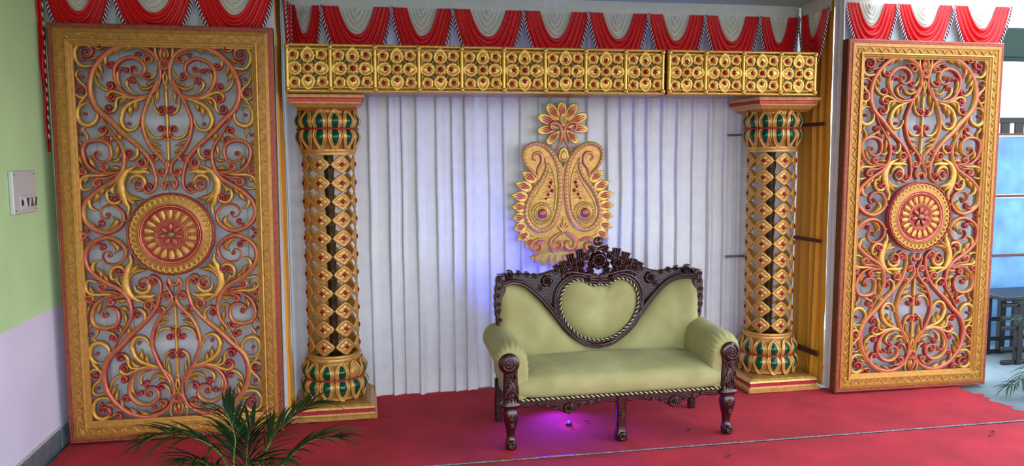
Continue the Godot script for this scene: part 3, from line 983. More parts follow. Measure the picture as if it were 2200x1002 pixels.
func medallion(t: Node3D, at: Vector3) -> void:
	var face := Basis(Vector3.RIGHT, PI / 2)
	var m := Node3D.new()
	m.name = "medallion"
	t.add_child(m)
	m.position = at
	var s := Shape.new()
	lathe(s, [Vector2(0.001, 0.012), Vector2(0.085, 0.014), Vector2(0.085, 0.014), Vector2(0.15, 0.012), Vector2(0.15, 0.012), Vector2(0.178, 0.018), Vector2(0.178, 0.018), Vector2(0.236, 0.008), Vector2(0.236, 0.008), Vector2(0.248, 0.002), Vector2(0.248, 0.002), Vector2(0.248, -0.03), Vector2(0.248, -0.03), Vector2(0.001, -0.03)], 72, [RED2, RED2, RED2, RED2, CRIMSON, CRIMSON, GOLD2, GOLD2, RED2, RED2])
	part("disc", s, M.gold, m, Transform3D(face, Vector3.ZERO))
	for r in [[0.242, 0.006, RED2], [0.18, 0.006, RED], [0.168, 0.004, GOLD], [0.156, 0.005, RED2], [0.088, 0.006, RED], [0.078, 0.004, GOLD2]]:
		s = Shape.new()
		var pr := []
		for k in 9:
			var a := PI * k / 8.0
			pr.append(Vector2(r[0] + cos(a) * r[1], 0.012 + sin(a) * r[1] * 1.3))
		lathe(s, pr, 72, [r[2]])
		part("ring", s, M.gold, m, Transform3D(face, Vector3.ZERO))
	s = Shape.new()
	stroke(s, PackedVector3Array([Vector3(0, 0.094, 0), Vector3(0, 0.12, 0.0), Vector3(0, 0.146, 0)]), [0.014, 0.036, 0.03], 0.013, [GOLD2, GOLD, GOLD, GOLD2, GOLD, GOLD, GOLD2, RED2])
	var pm := s.mesh()
	for k in 18:
		part("petal", pm, M.gold, m, Transform3D(Basis(Vector3.BACK, TAU * k / 18.0), Vector3(0, 0, 0.011)))
	s = Shape.new()
	stroke(s, curve(PackedVector3Array([Vector3(-0.015, 0.19, 0), Vector3(-0.012, 0.222, 0), Vector3(0.008, 0.226, 0), Vector3(0.012, 0.204, 0), Vector3(0.0, 0.2, 0)]), 0.008), [0.006, 0.013, 0.006], 0.010, [GOLD2, GOLD, GOLD, GOLD, GOLD, GOLD, GOLD2, RED2])
	var lm := s.mesh()
	for k in 40:
		part("carved_leaf", lm, M.gold, m, Transform3D(Basis(Vector3.BACK, TAU * k / 40.0), Vector3(0, 0, 0.008)))
	s = Shape.new()
	stroke(s, PackedVector3Array([Vector3(0, 0.024, 0), Vector3(0, 0.045, 0.004), Vector3(0, 0.068, 0)]), [0.012, 0.034, 0.016], 0.014, [CRIMSON, RED, RED, RED2, RED, RED, CRIMSON, CRIMSON])
	pm = s.mesh()
	for k in 7:
		part("hub_petal", pm, M.gold, m, Transform3D(Basis(Vector3.BACK, TAU * k / 7.0), Vector3(0, 0, 0.014)))
	s = Shape.new()
	ball(s, Vector3(0, 0, 0.022), Vector3(0.024, 0.022, 0.016), 14, 8, lin(0.6, 0.48, 0.34))
	part("hub_boss", s, M.gold, m)

func screen(label: String, at: Vector3, tilt: float, w: float) -> void:
	var t := thing("carved_screen", label, "screen", at, 0.0, "carved gold and red screens")
	t.rotation.z = tilt
	var h := 2.465
	var rails := [[w, Transform3D(Basis(), Vector3(0, 0, 0))], [w, Transform3D(Basis(Vector3.BACK, PI), Vector3(0, h, 0))], [h, Transform3D(Basis(Vector3.BACK, PI / 2), Vector3(w / 2, h / 2, 0))], [h, Transform3D(Basis(Vector3.BACK, -PI / 2), Vector3(-w / 2, h / 2, 0))]]
	var s := Shape.new()
	relief(s, 3, 12, func(a): return 0.014 * (1.0 - 0.45 * absf(sin(a))), func(f, a): return 0.009 * (1.0 - f * f) * (0.8 + 0.2 * cos(a * 4.0)), func(_f, _a): return GOLD)
	var lm := s.mesh()
	for r in rails:
		var l: float = r[0]
		var o := part("frame_rail", rail_shape(l), M.gold, t, r[1])
		part("carved_vine", vine_shape(l - 0.13, int(l * 3.0)), M.gold, o)
		part("beading", beading_shape(l), M.gold, o, Transform3D(), "red bead edging", true)
		var n := int((l - 0.16) / 0.061)
		for k in n:
			var x := -l / 2 + 0.1 + k * (l - 0.2) / (n - 1)
			part("carved_leaf", lm, M.gold, o, Transform3D(Basis(Vector3.BACK, 0.7 if k % 2 else -0.7), Vector3(x, 0.064 if k % 2 else 0.079, -0.011)))
	var c := Vector3(0, h / 2 + 0.011, -0.052)
	for q in scroll_parts():
		var tr: Transform3D = q[2]
		part(q[0], q[1], M.gold, t, Transform3D(tr.basis, tr.origin + c))
	medallion(t, c + Vector3(0, 0, 0.03))

func make_screens() -> void:
	screen("tall gold and red carved openwork screen by the green wall", Vector3(-0.957, 0.014, 0.42), -0.006, 1.235)
	screen("carved openwork screen on the right by mustard curtain", Vector3(4.03, 0.014, 0.42), -0.008, 1.21)  # same colours as the left screen
# ---------------------------------------------------------------- pillars
var PGOLD := lin(0.86, 0.66, 0.37)
var PGOLD2 := lin(0.70, 0.49, 0.24)

func ring_r(prof: Array, t: float) -> Vector2:
	var f := t * (prof.size() - 1)
	var k := mini(int(f), prof.size() - 2)
	var a: Vector2 = prof[maxi(k - 1, 0)]
	var d: Vector2 = prof[mini(k + 2, prof.size() - 1)]
	return (prof[k] as Vector2).cubic_interpolate(prof[k + 1], a, d, f - k)

# a petal that follows a bulging ring from its pinched edge (t = 0) to its tip (t = 1)
func petal_shape(prof: Array, half: float, lift: float, t0: float, t1: float, col: Color, point: float) -> Shape:
	var s := Shape.new()
	var p := PackedVector3Array()
	var rows := 12
	var cols := 8
	for i in rows + 1:
		var t := lerpf(t0, t1, float(i) / rows)
		var f := float(i) / rows
		var q := ring_r(prof, t)
		var w := half * sqrt(maxf(0.0, 1.0 - pow(f, point))) * (0.82 + 0.18 * sin(PI * minf(f * 1.3, 1.0)))
		w = maxf(w, half * 0.02)
		for j in cols + 1:
			var u := -1.0 + 2.0 * j / cols
			var a := u * w
			var edge := 1.0 - pow(absf(u), 4.0)
			var e2 := sin(PI * clampf(f, 0.03, 0.97))
			var r := q.x + lift * edge * (0.35 + 0.65 * e2)
			p.append(Vector3(sin(a) * r, q.y, cos(a) * r))
	s.grid(p, rows + 1, cols + 1, false, PackedColorArray([col]), true)
	return s

func petal_rim(prof: Array, half: float, lift: float, col: Color) -> Shape:
	# raised lip round the petal
	var s := Shape.new()
	var path := PackedVector3Array()
	for i in 23:
		var g := -1.0 + 2.0 * i / 22.0
		var f := 1.0 - pow(absf(g), 1.6)
		var q := ring_r(prof, f)
		var w := half * sqrt(maxf(0.0, 1.0 - pow(f, 2.2))) * (0.82 + 0.18 * sin(PI * minf(f * 1.3, 1.0)))
		var a := signf(g) * w
		var r := q.x + lift
		path.append(Vector3(sin(a) * r, q.y, cos(a) * r))
	tube(s, path, [0.004, 0.006, 0.007, 0.006, 0.004], 6, [col])
	return s

var tile_mesh: ArrayMesh
var tile_mid: ArrayMesh
func wrap_tile(s: Shape, r: float) -> void:
	for i in s.v.size():
		var q := s.v[i]
		var a := q.x / r
		s.v[i] = Vector3(sin(a) * (r + q.z), q.y, cos(a) * (r + q.z))

func make_pillar(label: String, at: Vector3, turn_top: float, turn: float) -> void:
	var t := thing("lattice_pillar", label, "pillar", at, 0.0, "gold lattice pillars")
	var red := lin(0.72, 0.2, 0.24)
	var s := Shape.new()
	square_lathe(s, [Vector2(0.272, 0.006), Vector2(0.275, 0.03), Vector2(0.262, 0.036), Vector2(0.258, 0.046), Vector2(0.258, 0.068), Vector2(0.262, 0.074), Vector2(0.256, 0.086), Vector2(0.236, 0.098), Vector2(0.212, 0.108)], [PGOLD, PGOLD, PGOLD2, red, red, PGOLD, PGOLD, PGOLD2, PGOLD2])
	part("plinth", s, M.gold, t)
	s = Shape.new()
	square_lathe(s, [Vector2(0.172, 1.998), Vector2(0.19, 2.018), Vector2(0.205, 2.036), Vector2(0.216, 2.04), Vector2(0.219, 2.052), Vector2(0.226, 2.054), Vector2(0.226, 2.072), Vector2(0.236, 2.076), Vector2(0.24, 2.096)], [PGOLD2, PGOLD, PGOLD, PGOLD, red, red, red, PGOLD, PGOLD])
	part("abacus", s, M.gold, t, Transform3D(Basis(Vector3.UP, turn_top), Vector3.ZERO))
	# bulging lotus rings: pinch first, then outwards to the tip
	var rings := [
		[[Vector2(0.185, 1.886), Vector2(0.199, 1.91), Vector2(0.203, 1.94), Vector2(0.194, 1.965), Vector2(0.184, 1.985), Vector2(0.186, 2.004)]],
		[[Vector2(0.185, 1.884), Vector2(0.198, 1.86), Vector2(0.201, 1.83), Vector2(0.192, 1.80), Vector2(0.18, 1.775), Vector2(0.174, 1.752)]],
		[[Vector2(0.19, 0.247), Vector2(0.206, 0.272), Vector2(0.209, 0.3), Vector2(0.199, 0.325), Vector2(0.185, 0.345), Vector2(0.183, 0.362)]],
		[[Vector2(0.19, 0.243), Vector2(0.21, 0.22), Vector2(0.215, 0.19), Vector2(0.206, 0.16), Vector2(0.198, 0.135), Vector2(0.2, 0.112)]]]
	for rg in rings:
		var prof: Array = rg[0]
		s = Shape.new()
		var pr := []
		for k in 13:
			var q := ring_r(prof, k / 12.0)
			pr.append(Vector2(q.x - 0.008, q.y))
		lathe(s, pr, 48, [PGOLD2])
		var body := part("lotus_ring", s, M.gold, t)
		var n := 13
		var half := TAU / n * 0.47
		var pm := petal_shape(prof, half, 0.006, 0.0, 0.97, PGOLD, 2.2).mesh()
		var gm := petal_shape(prof, half * 0.6, 0.011, 0.06, 0.8, Color.WHITE, 3.2).mesh()
		var rm := petal_rim(prof, half, 0.003, PGOLD).mesh()
		for k in n:
			var b := Transform3D(Basis(Vector3.UP, TAU * (k + 0.3) / n + turn), Vector3.ZERO)
			part("petal", pm, M.gold, body, b)
			part("petal_rim", rm, M.gold, body, b)
			if not (k == 2 and prof == rings[2][0] and at.x < 1.0):
				part("enamel_inlay", gm, M.enamel, body, b, "green enamel inlay")
	for y in [1.885, 0.245]:
		s = Shape.new()
		lathe(s, [Vector2(0.185, y - 0.008), Vector2(0.2, y - 0.005), Vector2(0.203, y), Vector2(0.2, y + 0.005), Vector2(0.185, y + 0.008)], 48, [red])
		part("red_band", s, M.gold, t)
	for y in [[1.716, 1.754], [0.36, 0.402]]:
		s = Shape.new()
		var y0: float = y[0]
		var y1: float = y[1]
		lathe(s, [Vector2(0.15, y0), Vector2(0.174, y0), Vector2(0.174, y0), Vector2(0.178, lerpf(y0, y1, 0.3)), Vector2(0.174, lerpf(y0, y1, 0.5)), Vector2(0.174, lerpf(y0, y1, 0.5)), Vector2(0.181, lerpf(y0, y1, 0.7)), Vector2(0.178, y1), Vector2(0.178, y1), Vector2(0.15, y1)], 48, [PGOLD])
		part("collar", s, M.gold, t)
	# pierced shaft of diamond tiles
	var r := 0.16
	if tile_mesh == null:
		var sx := TAU * r / 7.0 * 0.5 * 1.02
		var sy := 0.0597 * 1.02
		s = Shape.new()
		relief(s, 7, 48, func(a):
				var d := 1.0 / (absf(cos(a)) + absf(sin(a)))
				return d * (1.0 + 0.07 * pow(absf(sin(2.0 * a)), 1.3) + 0.05 * pow(absf(sin(4.0 * a)), 2.0) - 0.03 * pow(absf(cos(2.0 * a)), 8.0)),
			func(f, a): return 0.010 + 0.004 * smoothstep(0.72, 0.84, f) * (1.0 - smoothstep(0.93, 1.0, f)) + 0.006 * smoothstep(0.62, 0.4, f) * (0.55 + 0.45 * cos(4.0 * a)),
			func(f, _a): return PGOLD2 if f > 0.6 and f < 0.72 else PGOLD)
		for i in s.v.size():
			s.v[i] = Vector3(s.v[i].x * sx, s.v[i].y * sy, s.v[i].z - 0.004)
		wrap_tile(s, r)
		tile_mesh = s.mesh()
		s = Shape.new()
		relief(s, 4, 20, func(a): return 0.017 * (0.8 + 0.2 * cos(4.0 * a)), func(f, a): return 0.018 - 0.005 * f * f + 0.002 * cos(f * 12.0), func(_f, _a): return CRIMSON)
		wrap_tile(s, r)
		tile_mid = s.mesh()
	for row in 11:
		for k in 7:
			var b := Transform3D(Basis(Vector3.UP, TAU * k / 7.0 + turn), Vector3(0, 0.402 + 0.0597 * (1 + 2 * row), 0))
			var o := part("lattice_tile", tile_mesh, M.gold, t, b)
			part("flower_centre", tile_mid, M.gold, o)
	# knotted pole inside the shaft
	s = Shape.new()
	var path := PackedVector3Array()
	var rad := []
	for i in 67:
		path.append(Vector3(0, 0.36 + i * 0.021, 0))
		rad.append(0.027 + 0.008 * pow(absf(sin(i * 0.55)), 2.0))
	tube(s, path, rad, 14, [lin(0.32, 0.23, 0.12)])
	part("inner_pole", s, M.gold, t, Transform3D(), "dark knotted pole inside the lattice")

func make_pillars() -> void:
	make_pillar("gold lattice pillar with green petals beside the left screen", Vector3(-0.038, 0.004, 0), 0.0, -0.36)
	make_pillar("gold lattice pillar with green petals behind the sofa's right arm", Vector3(3.115, 0.004, 0), 0.03, 0.1)

# ---------------------------------------------------------------- beam of flower panels
var flower_mesh := {}
func make_flowers() -> void:
	var g := lin(0.93, 0.76, 0.38)
	var g2 := lin(0.62, 0.43, 0.15)
	var r := CRIMSON
	var s := Shape.new()
	relief(s, 8, 32, func(a): return 0.036 * (0.9 + 0.1 * cos(8.0 * a)), func(f, a): return 0.012 + 0.006 * cos(f * 10.0) * (0.75 + 0.25 * cos(8.0 * a)) - 0.004 * f, func(f, a): return g)
	flower_mesh.rose = s.mesh()
	s = Shape.new()
	relief(s, 4, 14, func(_a): return 0.0115, func(f, _a): return 0.023 - 0.008 * f * f, func(_f, _a): return r)
	flower_mesh.eye = s.mesh()
	s = Shape.new()
	# pointed lotus, tip towards +y
	relief(s, 7, 36, func(a):
			var up := maxf(0.0, sin(a))
			return 0.042 * (0.86 + 0.26 * pow(up, 6.0) + 0.05 * cos(12.0 * a)),
		func(f, a): return 0.007 + 0.006 * smoothstep(0.6, 0.8, f) * (1.0 - smoothstep(0.92, 1.0, f)) * (0.7 + 0.3 * cos(16.0 * a)) + 0.004 * smoothstep(0.55, 0.3, f),
		func(f, _a): return g2 if f > 0.45 and f < 0.62 else g)
	flower_mesh.lotus = s.mesh()
	s = Shape.new()
	relief(s, 3, 20, func(a): return 0.0138 * (0.86 + 0.14 * cos(5.0 * a)), func(f, a): return 0.017 - 0.005 * f * f, func(_f, _a): return r)
	flower_mesh.heart = s.mesh()
	s = Shape.new()
	relief(s, 6, 30, func(a): return 0.033 * (0.86 + 0.14 * absf(cos(2.5 * a))), func(f, a): return 0.006 + 0.007 * smoothstep(0.5, 0.75, f) * (1.0 - smoothstep(0.9, 1.0, f)) * (0.6 + 0.4 * absf(cos(5.0 * a))), func(_f, _a): return g)
	flower_mesh.corner = s.mesh()
	s = Shape.new()
	relief(s, 2, 8, func(_a): return 0.006, func(f, _a): return 0.008 * (1.0 - f * f) + 0.002, func(_f, _a): return g)
	flower_mesh.dot = s.mesh()

func flower_panel(t: Node3D, at: Vector3, w: float, h: float) -> void:
	var s := Shape.new()
	block(s, Vector3(0, 0, -0.008), Vector3(w, h, 0.016), 0.0, lin(0.19, 0.11, 0.045))  # dark ground: partly antique paint, partly shade between the flowers put into the colour
	var o := part("flower_panel", s, M.gilt, t, Transform3D(Basis(), at))
	var k := w / 0.178
	var kb := Basis.from_scale(Vector3(k, k, 1))
	part("rosette", flower_mesh.rose, M.gilt, o, Transform3D(kb, Vector3(0, 0, 0.004)))
	part("flower_eye", flower_mesh.eye, M.gilt, o, Transform3D(kb, Vector3(0, 0, 0.005)))
	for e in 4:
		var b := Basis(Vector3.BACK, e * PI / 2)
		part("lotus_flower", flower_mesh.lotus, M.gilt, o, Transform3D(b * kb, b * Vector3(0, 0.062 * k, 0)))
		part("flower_heart", flower_mesh.heart, M.gilt, o, Transform3D(b * kb, b * Vector3(0, 0.056 * k, 0)))
		var q := b * Vector3(0.066 * k, 0.069 * k, 0)
		part("corner_flower", flower_mesh.corner, M.gilt, o, Transform3D(b * kb, q))
		part("flower_heart", flower_mesh.heart, M.gilt, o, Transform3D(b * kb, q))
		for d in [[0.036, 0.088], [-0.036, 0.088], [0.036, 0.036]]:
			part("bead", flower_mesh.dot, M.gilt, o, Transform3D(kb, b * Vector3(d[0] * k, d[1] * k, 0)))

func beam(label: String, x0: float, n: int, pitch: float) -> void:
	var t := thing("flower_beam", label, "beam", Vector3(x0, 2.102, 0.35), 0.0, "gold flower-panel beams on the pillars")
	var l := pitch * n
	var h := 0.294
	var s := Shape.new()
	block(s, Vector3(l / 2, h / 2, -0.175), Vector3(l - 0.002, h, 0.31), 0.004, lin(0.55, 0.33, 0.17))
	part("box", s, M.gilt, t)
	var g := lin(0.93, 0.76, 0.38)
	for y in [[0.009, 0.018, 0.006], [0.031, 0.014, 0.0], [h - 0.031, 0.014, 0.0], [h - 0.009, 0.018, 0.006]]:
		s = Shape.new()
		var p := PackedVector3Array([Vector3(0.002, 0, 0), Vector3(l / 2, 0, 0), Vector3(l - 0.002, 0, 0)])
		stroke(s, p, [y[1], y[1], y[1]], 0.022, [g])
		part("moulding", s, M.gilt, t, Transform3D(Basis(), Vector3(0, y[0], -0.02 + y[2])))
	s = Shape.new()
	stroke(s, PackedVector3Array([Vector3(0, 0.03, 0), Vector3(0, h / 2, 0), Vector3(0, h - 0.03, 0)]), [0.026, 0.026, 0.026], 0.03, [g])
	var post := s.mesh()
	s = Shape.new()
	ball(s, Vector3.ZERO, Vector3(0.017, 0.017, 0.014), 10, 6, g)
	var knob := s.mesh()
	s = Shape.new()
	stroke(s, PackedVector3Array([Vector3(0, 0.034, 0), Vector3(0, h / 2, 0), Vector3(0, h - 0.034, 0)]), [0.009, 0.009, 0.009], 0.018, [g])
	var slim := s.mesh()
	for k in n + 1:
		var x := clampf(pitch * k, 0.014, l - 0.014)
		var o := part("divider", post, M.gilt, t, Transform3D(Basis(), Vector3(x, 0, -0.018)))
		for y in [0.02, h - 0.02]:
			part("knob", knob, M.gilt, o, Transform3D(Basis(), Vector3(0, y, 0.024)))
		for sg in [-1.0, 1.0]:
			if (k > 0 or sg > 0) and (k < n or sg < 0):
				part("bead_strip", slim, M.gilt, t, Transform3D(Basis(), Vector3(x + sg * 0.021, 0, -0.018)))
	for k in n:
		flower_panel(t, Vector3(pitch * (k + 0.5), h / 2, -0.006), pitch - 0.05, h - 0.072)

func make_beams() -> void:
	make_flowers()
	beam("long gold beam of nine red flower panels resting on left pillar", -0.268, 9, 0.269)
	beam("shorter gold beam of four red flower panels resting on right pillar", -0.268 + 9 * 0.269 + 0.018, 4, 0.269)
# ---------------------------------------------------------------- sofa
var WOOD := lin(0.24, 0.06, 0.065)
var WOOD2 := lin(0.15, 0.035, 0.04)

func loft(s: Shape, sections: Array, col: Color, caps := true) -> void:
	var start := s.ix.size()
	var n: int = sections[0].size()
	var p := PackedVector3Array()
	for q in sections:
		p.append_array(q)
	s.grid(p, sections.size(), n, true, PackedColorArray([col]))
	if caps:
		var a: PackedVector3Array = sections[0].duplicate()
		var m := Vector3.ZERO
		for q in a:
			m += q
		a.reverse()
		s.fan(a, m / n, col)
		var b: PackedVector3Array = sections[sections.size() - 1]
		m = Vector3.ZERO
		for q in b:
			m += q
		s.fan(b, m / n, col)
	s.out(start)

func rose(r: float, petals: int, h: float) -> Shape:
	var s := Shape.new()
	relief(s, 8, petals * 4, func(a): return r * (0.88 + 0.12 * absf(cos(petals * 0.5 * a))), func(f, a): return h * (0.55 + 0.45 * cos(f * 9.0 + 0.8 * cos(petals * a)) * (1.0 - 0.3 * f)) + h * 0.25 * (1.0 - f), func(f, a): return WOOD if cos(f * 9.0) > -0.3 else WOOD2)
	return s

func volute(r: float, turns: float, dir: float, from: float, w: float, h: float) -> Shape:
	var s := Shape.new()
	var p := spiral(Vector2.ZERO, r - w * 0.5, w * 0.5, from, turns * dir, 30)
	stroke(s, p, [w, w * 0.9, w * 0.6], h, [WOOD, WOOD, WOOD, WOOD, WOOD, WOOD, WOOD2, WOOD2])
	ball(s, Vector3(0, 0, h * 0.5), Vector3(w * 0.6, w * 0.6, h * 0.6), 10, 6, WOOD)
	return s

func mirror(a: PackedVector3Array, sx: float) -> PackedVector3Array:
	var r := PackedVector3Array()
	for q in a:
		r.append(Vector3(q.x * sx, q.y, q.z))
	return r

func add_carving(t: Node3D, x: float, y: float, z: float, sh: Shape, called: String, tilt := 0.0) -> void:
	part(called, sh, M.wood, t, Transform3D(Basis(Vector3.UP, tilt), Vector3(x, y, z)))

func make_sofa() -> void:
	var t := thing("carved_sofa", "olive green upholstered love seat with dark carved wooden frame", "sofa", Vector3(1.663, 0.006, 0.7))
	var zb := -0.235
	var black := lin(0.05, 0.03, 0.04)
	var cream := lin(0.74, 0.7, 0.52)
	# ---- seat
	var secs := []
	for i in 33:
		var u := -1.0 + 2.0 * i / 32.0
		var x := 0.625 * u
		var e := pow(absf(u), 10.0)
		var crown := 0.012 * (1.0 - u * u)
		var sag := -0.004 * cos(u * 9.0)
		var pf := [Vector2(-0.235, 0.30), Vector2(0.255, 0.295), Vector2(0.287, 0.297), Vector2(0.302, 0.32), Vector2(0.306, 0.355), Vector2(0.303, 0.39), Vector2(0.288, 0.416), Vector2(0.262, 0.43), Vector2(0.2, 0.44 + crown * 0.5), Vector2(0.1, 0.446 + crown + sag), Vector2(-0.02, 0.447 + crown + sag), Vector2(-0.14, 0.442 + crown * 0.6), Vector2(-0.235, 0.43)]
		var q := PackedVector3Array()
		for k in pf:
			q.append(Vector3(x, lerpf(k.y, 0.33, e * 0.25), lerpf(k.x, 0.05, e * 0.06)))
		secs.append(q)
	var s := Shape.new()
	loft(s, secs, Color.WHITE)
	part("seat_cushion", s, M.velvet, t)
	s = Shape.new()
	var cp := PackedVector3Array()
	for i in 41:
		cp.append(Vector3(lerpf(-0.62, 0.62, i / 40.0), 0.291, 0.298))
	rope(s, cp, 0.0075, 0.03, black, cream)
	part("seat_cord", s, M.cord, t, Transform3D(), "twisted black and cream cord")
	# ---- front rail with two carved drops
	s = Shape.new()
	var ol := PackedVector2Array([Vector2(-0.64, 0.292), Vector2(0.64, 0.292)])
	var low := PackedVector2Array()
	for i in 81:
		var x := lerpf(0.64, -0.64, i / 80.0)
		var d := absf(absf(x) - 0.325)
		var y := 0.243 - 0.052 * exp(-pow(d / 0.07, 2.0)) - 0.012 * exp(-pow((d - 0.13) / 0.03, 2.0)) + 0.004 * cos(x * 60.0)
		low.append(Vector2(x, y))
	ol.append_array(low)
	plate(s, ol, 0.235, 0.28, 0.006, WOOD)
	var rail := part("front_rail", s, M.wood, t)
	for sx in [-1.0, 1.0]:
		part("shell_carving", rose(0.036, 8, 0.02), M.wood, rail, Transform3D(Basis(), Vector3(0.325 * sx, 0.222, 0.276)))
		for k in [[0.075, 0.237, 0.024], [0.13, 0.25, 0.019], [-0.075, 0.237, 0.024], [-0.13, 0.25, 0.019], [0.18, 0.262, 0.014], [-0.18, 0.262, 0.014]]:
			part("scroll_carving", volute(k[2], 1.4, signf(k[0]), 0.5, 0.011, 0.012), M.wood, rail, Transform3D(Basis(), Vector3(0.325 * sx + k[0], k[1], 0.277)))
	s = Shape.new()
	for sx in [-1.0, 1.0]:
		block(s, Vector3(0.655 * sx, 0.27, 0.0), Vector3(0.03, 0.05, 0.5), 0.004, WOOD2)
	block(s, Vector3(0, 0.27, zb), Vector3(1.3, 0.05, 0.03), 0.004, WOOD2)
	part("side_rails", s, M.wood, t)
	# ---- legs
	for sx in [-1.0, 1.0]:
		s = Shape.new()
		var rows := [[0.0, 0.016, 0.022, 0.0], [0.004, 0.027, 0.036, 0.004], [0.03, 0.03, 0.04, 0.008], [0.055, 0.024, 0.028, 0.0], [0.075, 0.02, 0.022, -0.004], [0.12, 0.025, 0.028, -0.002], [0.17, 0.037, 0.04, 0.004], [0.205, 0.042, 0.045, 0.006], [0.23, 0.036, 0.04, 0.004], [0.25, 0.034, 0.036, 0.0], [0.256, 0.044, 0.046, 0.0], [0.272, 0.046, 0.047, 0.0], [0.278, 0.036, 0.036, 0.0], [0.31, 0.037, 0.034, 0.0], [0.38, 0.034, 0.032, -0.002], [0.45, 0.032, 0.032, -0.002], [0.5, 0.036, 0.032, -0.002], [0.53, 0.03, 0.03, -0.002]]
		var ss := []
		for q in rows:
			var ring := PackedVector3Array()
			for k in 16:
				var a := TAU * k / 16.0
				var sq := 1.0 / pow(pow(absf(cos(a)), 3.0) + pow(absf(sin(a)), 3.0), 1.0 / 3.0)
				ring.append(Vector3(0.672 * sx + cos(a) * sq * q[1] * (1.32 if q[0] > 0.24 else 1.12), q[0], 0.272 + q[3] + sin(a) * sq * q[2]))
			ss.append(ring)
		loft(s, ss, WOOD)
		var leg := part("front_leg", s, M.wood, t)
		# turned volute under the arm roll
		s = Shape.new()
		lathe(s, [Vector2(0.001, 0.035), Vector2(0.045, 0.033), Vector2(0.059, 0.026), Vector2(0.062, 0.01), Vector2(0.062, 0.01), Vector2(0.06, -0.04), Vector2(0.06, -0.04), Vector2(0.001, -0.04)], 28, [WOOD])
		part("arm_volute", s, M.wood, leg, Transform3D(Basis(Vector3.RIGHT, PI / 2), Vector3(0.682 * sx, 0.51, 0.275)))
		part("scroll_carving", volute(0.057, 2.2, -sx, 1.2, 0.015, 0.014), M.wood, leg, Transform3D(Basis(), Vector3(0.682 * sx, 0.51, 0.302)))
		for k in [[0.0, 0.43, 0.036, 1.0], [0.016, 0.375, 0.03, -1.0], [-0.016, 0.345, 0.03, 1.0], [0.006, 0.305, 0.03, -1.0], [0.0, 0.2, 0.026, 1.0], [0.0, 0.15, 0.02, -1.0]]:
			part("scroll_carving", volute(k[2], 1.5, k[3] * sx, 0.8, 0.011, 0.014), M.wood, leg, Transform3D(Basis(), Vector3(0.672 * sx + k[0] * sx, k[1], 0.302 if k[1] > 0.22 else 0.31)))
		s = Shape.new()
		for k in 5:
			var a := lerpf(-0.9, 0.9, k / 4.0)
			stroke(s, curve(PackedVector3Array([Vector3(0, 0.42, 0), Vector3(0.018 * a, 0.37, 0.004), Vector3(0.04 * a, 0.31, 0.006), Vector3(0.046 * a, 0.28, 0.0)]), 0.02), [0.006, 0.012, 0.008], 0.012, [WOOD])
		part("acanthus_carving", s, M.wood, leg, Transform3D(Basis(), Vector3(0.672 * sx, 0, 0.298)))
		part("foot_carving", rose(0.026, 6, 0.018), M.wood, leg, Transform3D(Basis(), Vector3(0.672 * sx, 0.034, 0.308)))
		s = Shape.new()
		block(s, Vector3(0.66 * sx, 0.14, zb), Vector3(0.045, 0.28, 0.045), 0.006, WOOD2)
		part("rear_leg", s, M.wood, t)
	s = Shape.new()
	var ms := []
	for q in [[0.0, 0.022, 0.028], [0.006, 0.034, 0.04], [0.045, 0.033, 0.037], [0.06, 0.029, 0.028], [0.1, 0.028, 0.026], [0.2, 0.031, 0.028], [0.285, 0.034, 0.03]]:
		var ring := PackedVector3Array()
		for k in 16:
			var a := TAU * k / 16.0
			var sq := 1.0 / pow(pow(absf(cos(a)), 5.0) + pow(absf(sin(a)), 5.0), 0.2)
			ring.append(Vector3(cos(a) * sq * q[1], q[0], 0.262 + sin(a) * sq * q[2]))
		ms.append(ring)
	loft(s, ms, WOOD)
	var mid := part("middle_leg", s, M.wood, t)
	part("foot_carving", rose(0.027, 6, 0.016), M.wood, mid, Transform3D(Basis(), Vector3(0, 0.034, 0.298)))
	part("scroll_carving", volute(0.02, 1.5, 1.0, 0.5, 0.009, 0.01), M.wood, mid, Transform3D(Basis(), Vector3(0, 0.16, 0.286)))
	# ---- rolled arms
	for sx in [-1.0, 1.0]:
		var outline := [Vector2(0.565, 0.31), Vector2(0.558, 0.40), Vector2(0.556, 0.47), Vector2(0.562, 0.53), Vector2(0.578, 0.578), Vector2(0.608, 0.612), Vector2(0.65, 0.63), Vector2(0.694, 0.626), Vector2(0.73, 0.604), Vector2(0.752, 0.568), Vector2(0.757, 0.53), Vector2(0.746, 0.495), Vector2(0.724, 0.468), Vector2(0.7, 0.44), Vector2(0.688, 0.38), Vector2(0.686, 0.31)]
		var fine := PackedVector3Array()
		for q in outline:
			fine.append(Vector3(q.x, q.y, 0))
		fine = curve(fine, 0.012)
		var as_ := []
		for st in [[-0.235, 1.0, 0.012], [-0.17, 1.0, 0.012], [-0.08, 1.0, 0.006], [0.0, 1.0, 0.0], [0.08, 1.0, -0.002], [0.15, 1.005, -0.002], [0.2, 1.0, -0.004], [0.235, 0.975, -0.006], [0.26, 0.92, -0.01], [0.276, 0.84, -0.014], [0.284, 0.74, -0.018], [0.283, 0.6, -0.02]]:
			var ring := PackedVector3Array()
			for i in fine.size():
				var q := fine[i]
				var c := Vector3(0.668, 0.52, 0)
				if q.y < 0.45:
					c = Vector3(0.632, q.y, 0)
				var d := q - c
				var pleat := 1.0 + (0.05 * sin(i * 1.9) * smoothstep(0.17, 0.27, st[0]) if q.y > 0.45 else 0.0)
				var w: Vector3 = c + d * st[1] * pleat
				ring.append(Vector3(w.x * sx, w.y + st[2], st[0]))
			as_.append(ring)
		s = Shape.new()
		loft(s, as_, Color.WHITE)
		part("armrest", s, M.velvet, t)
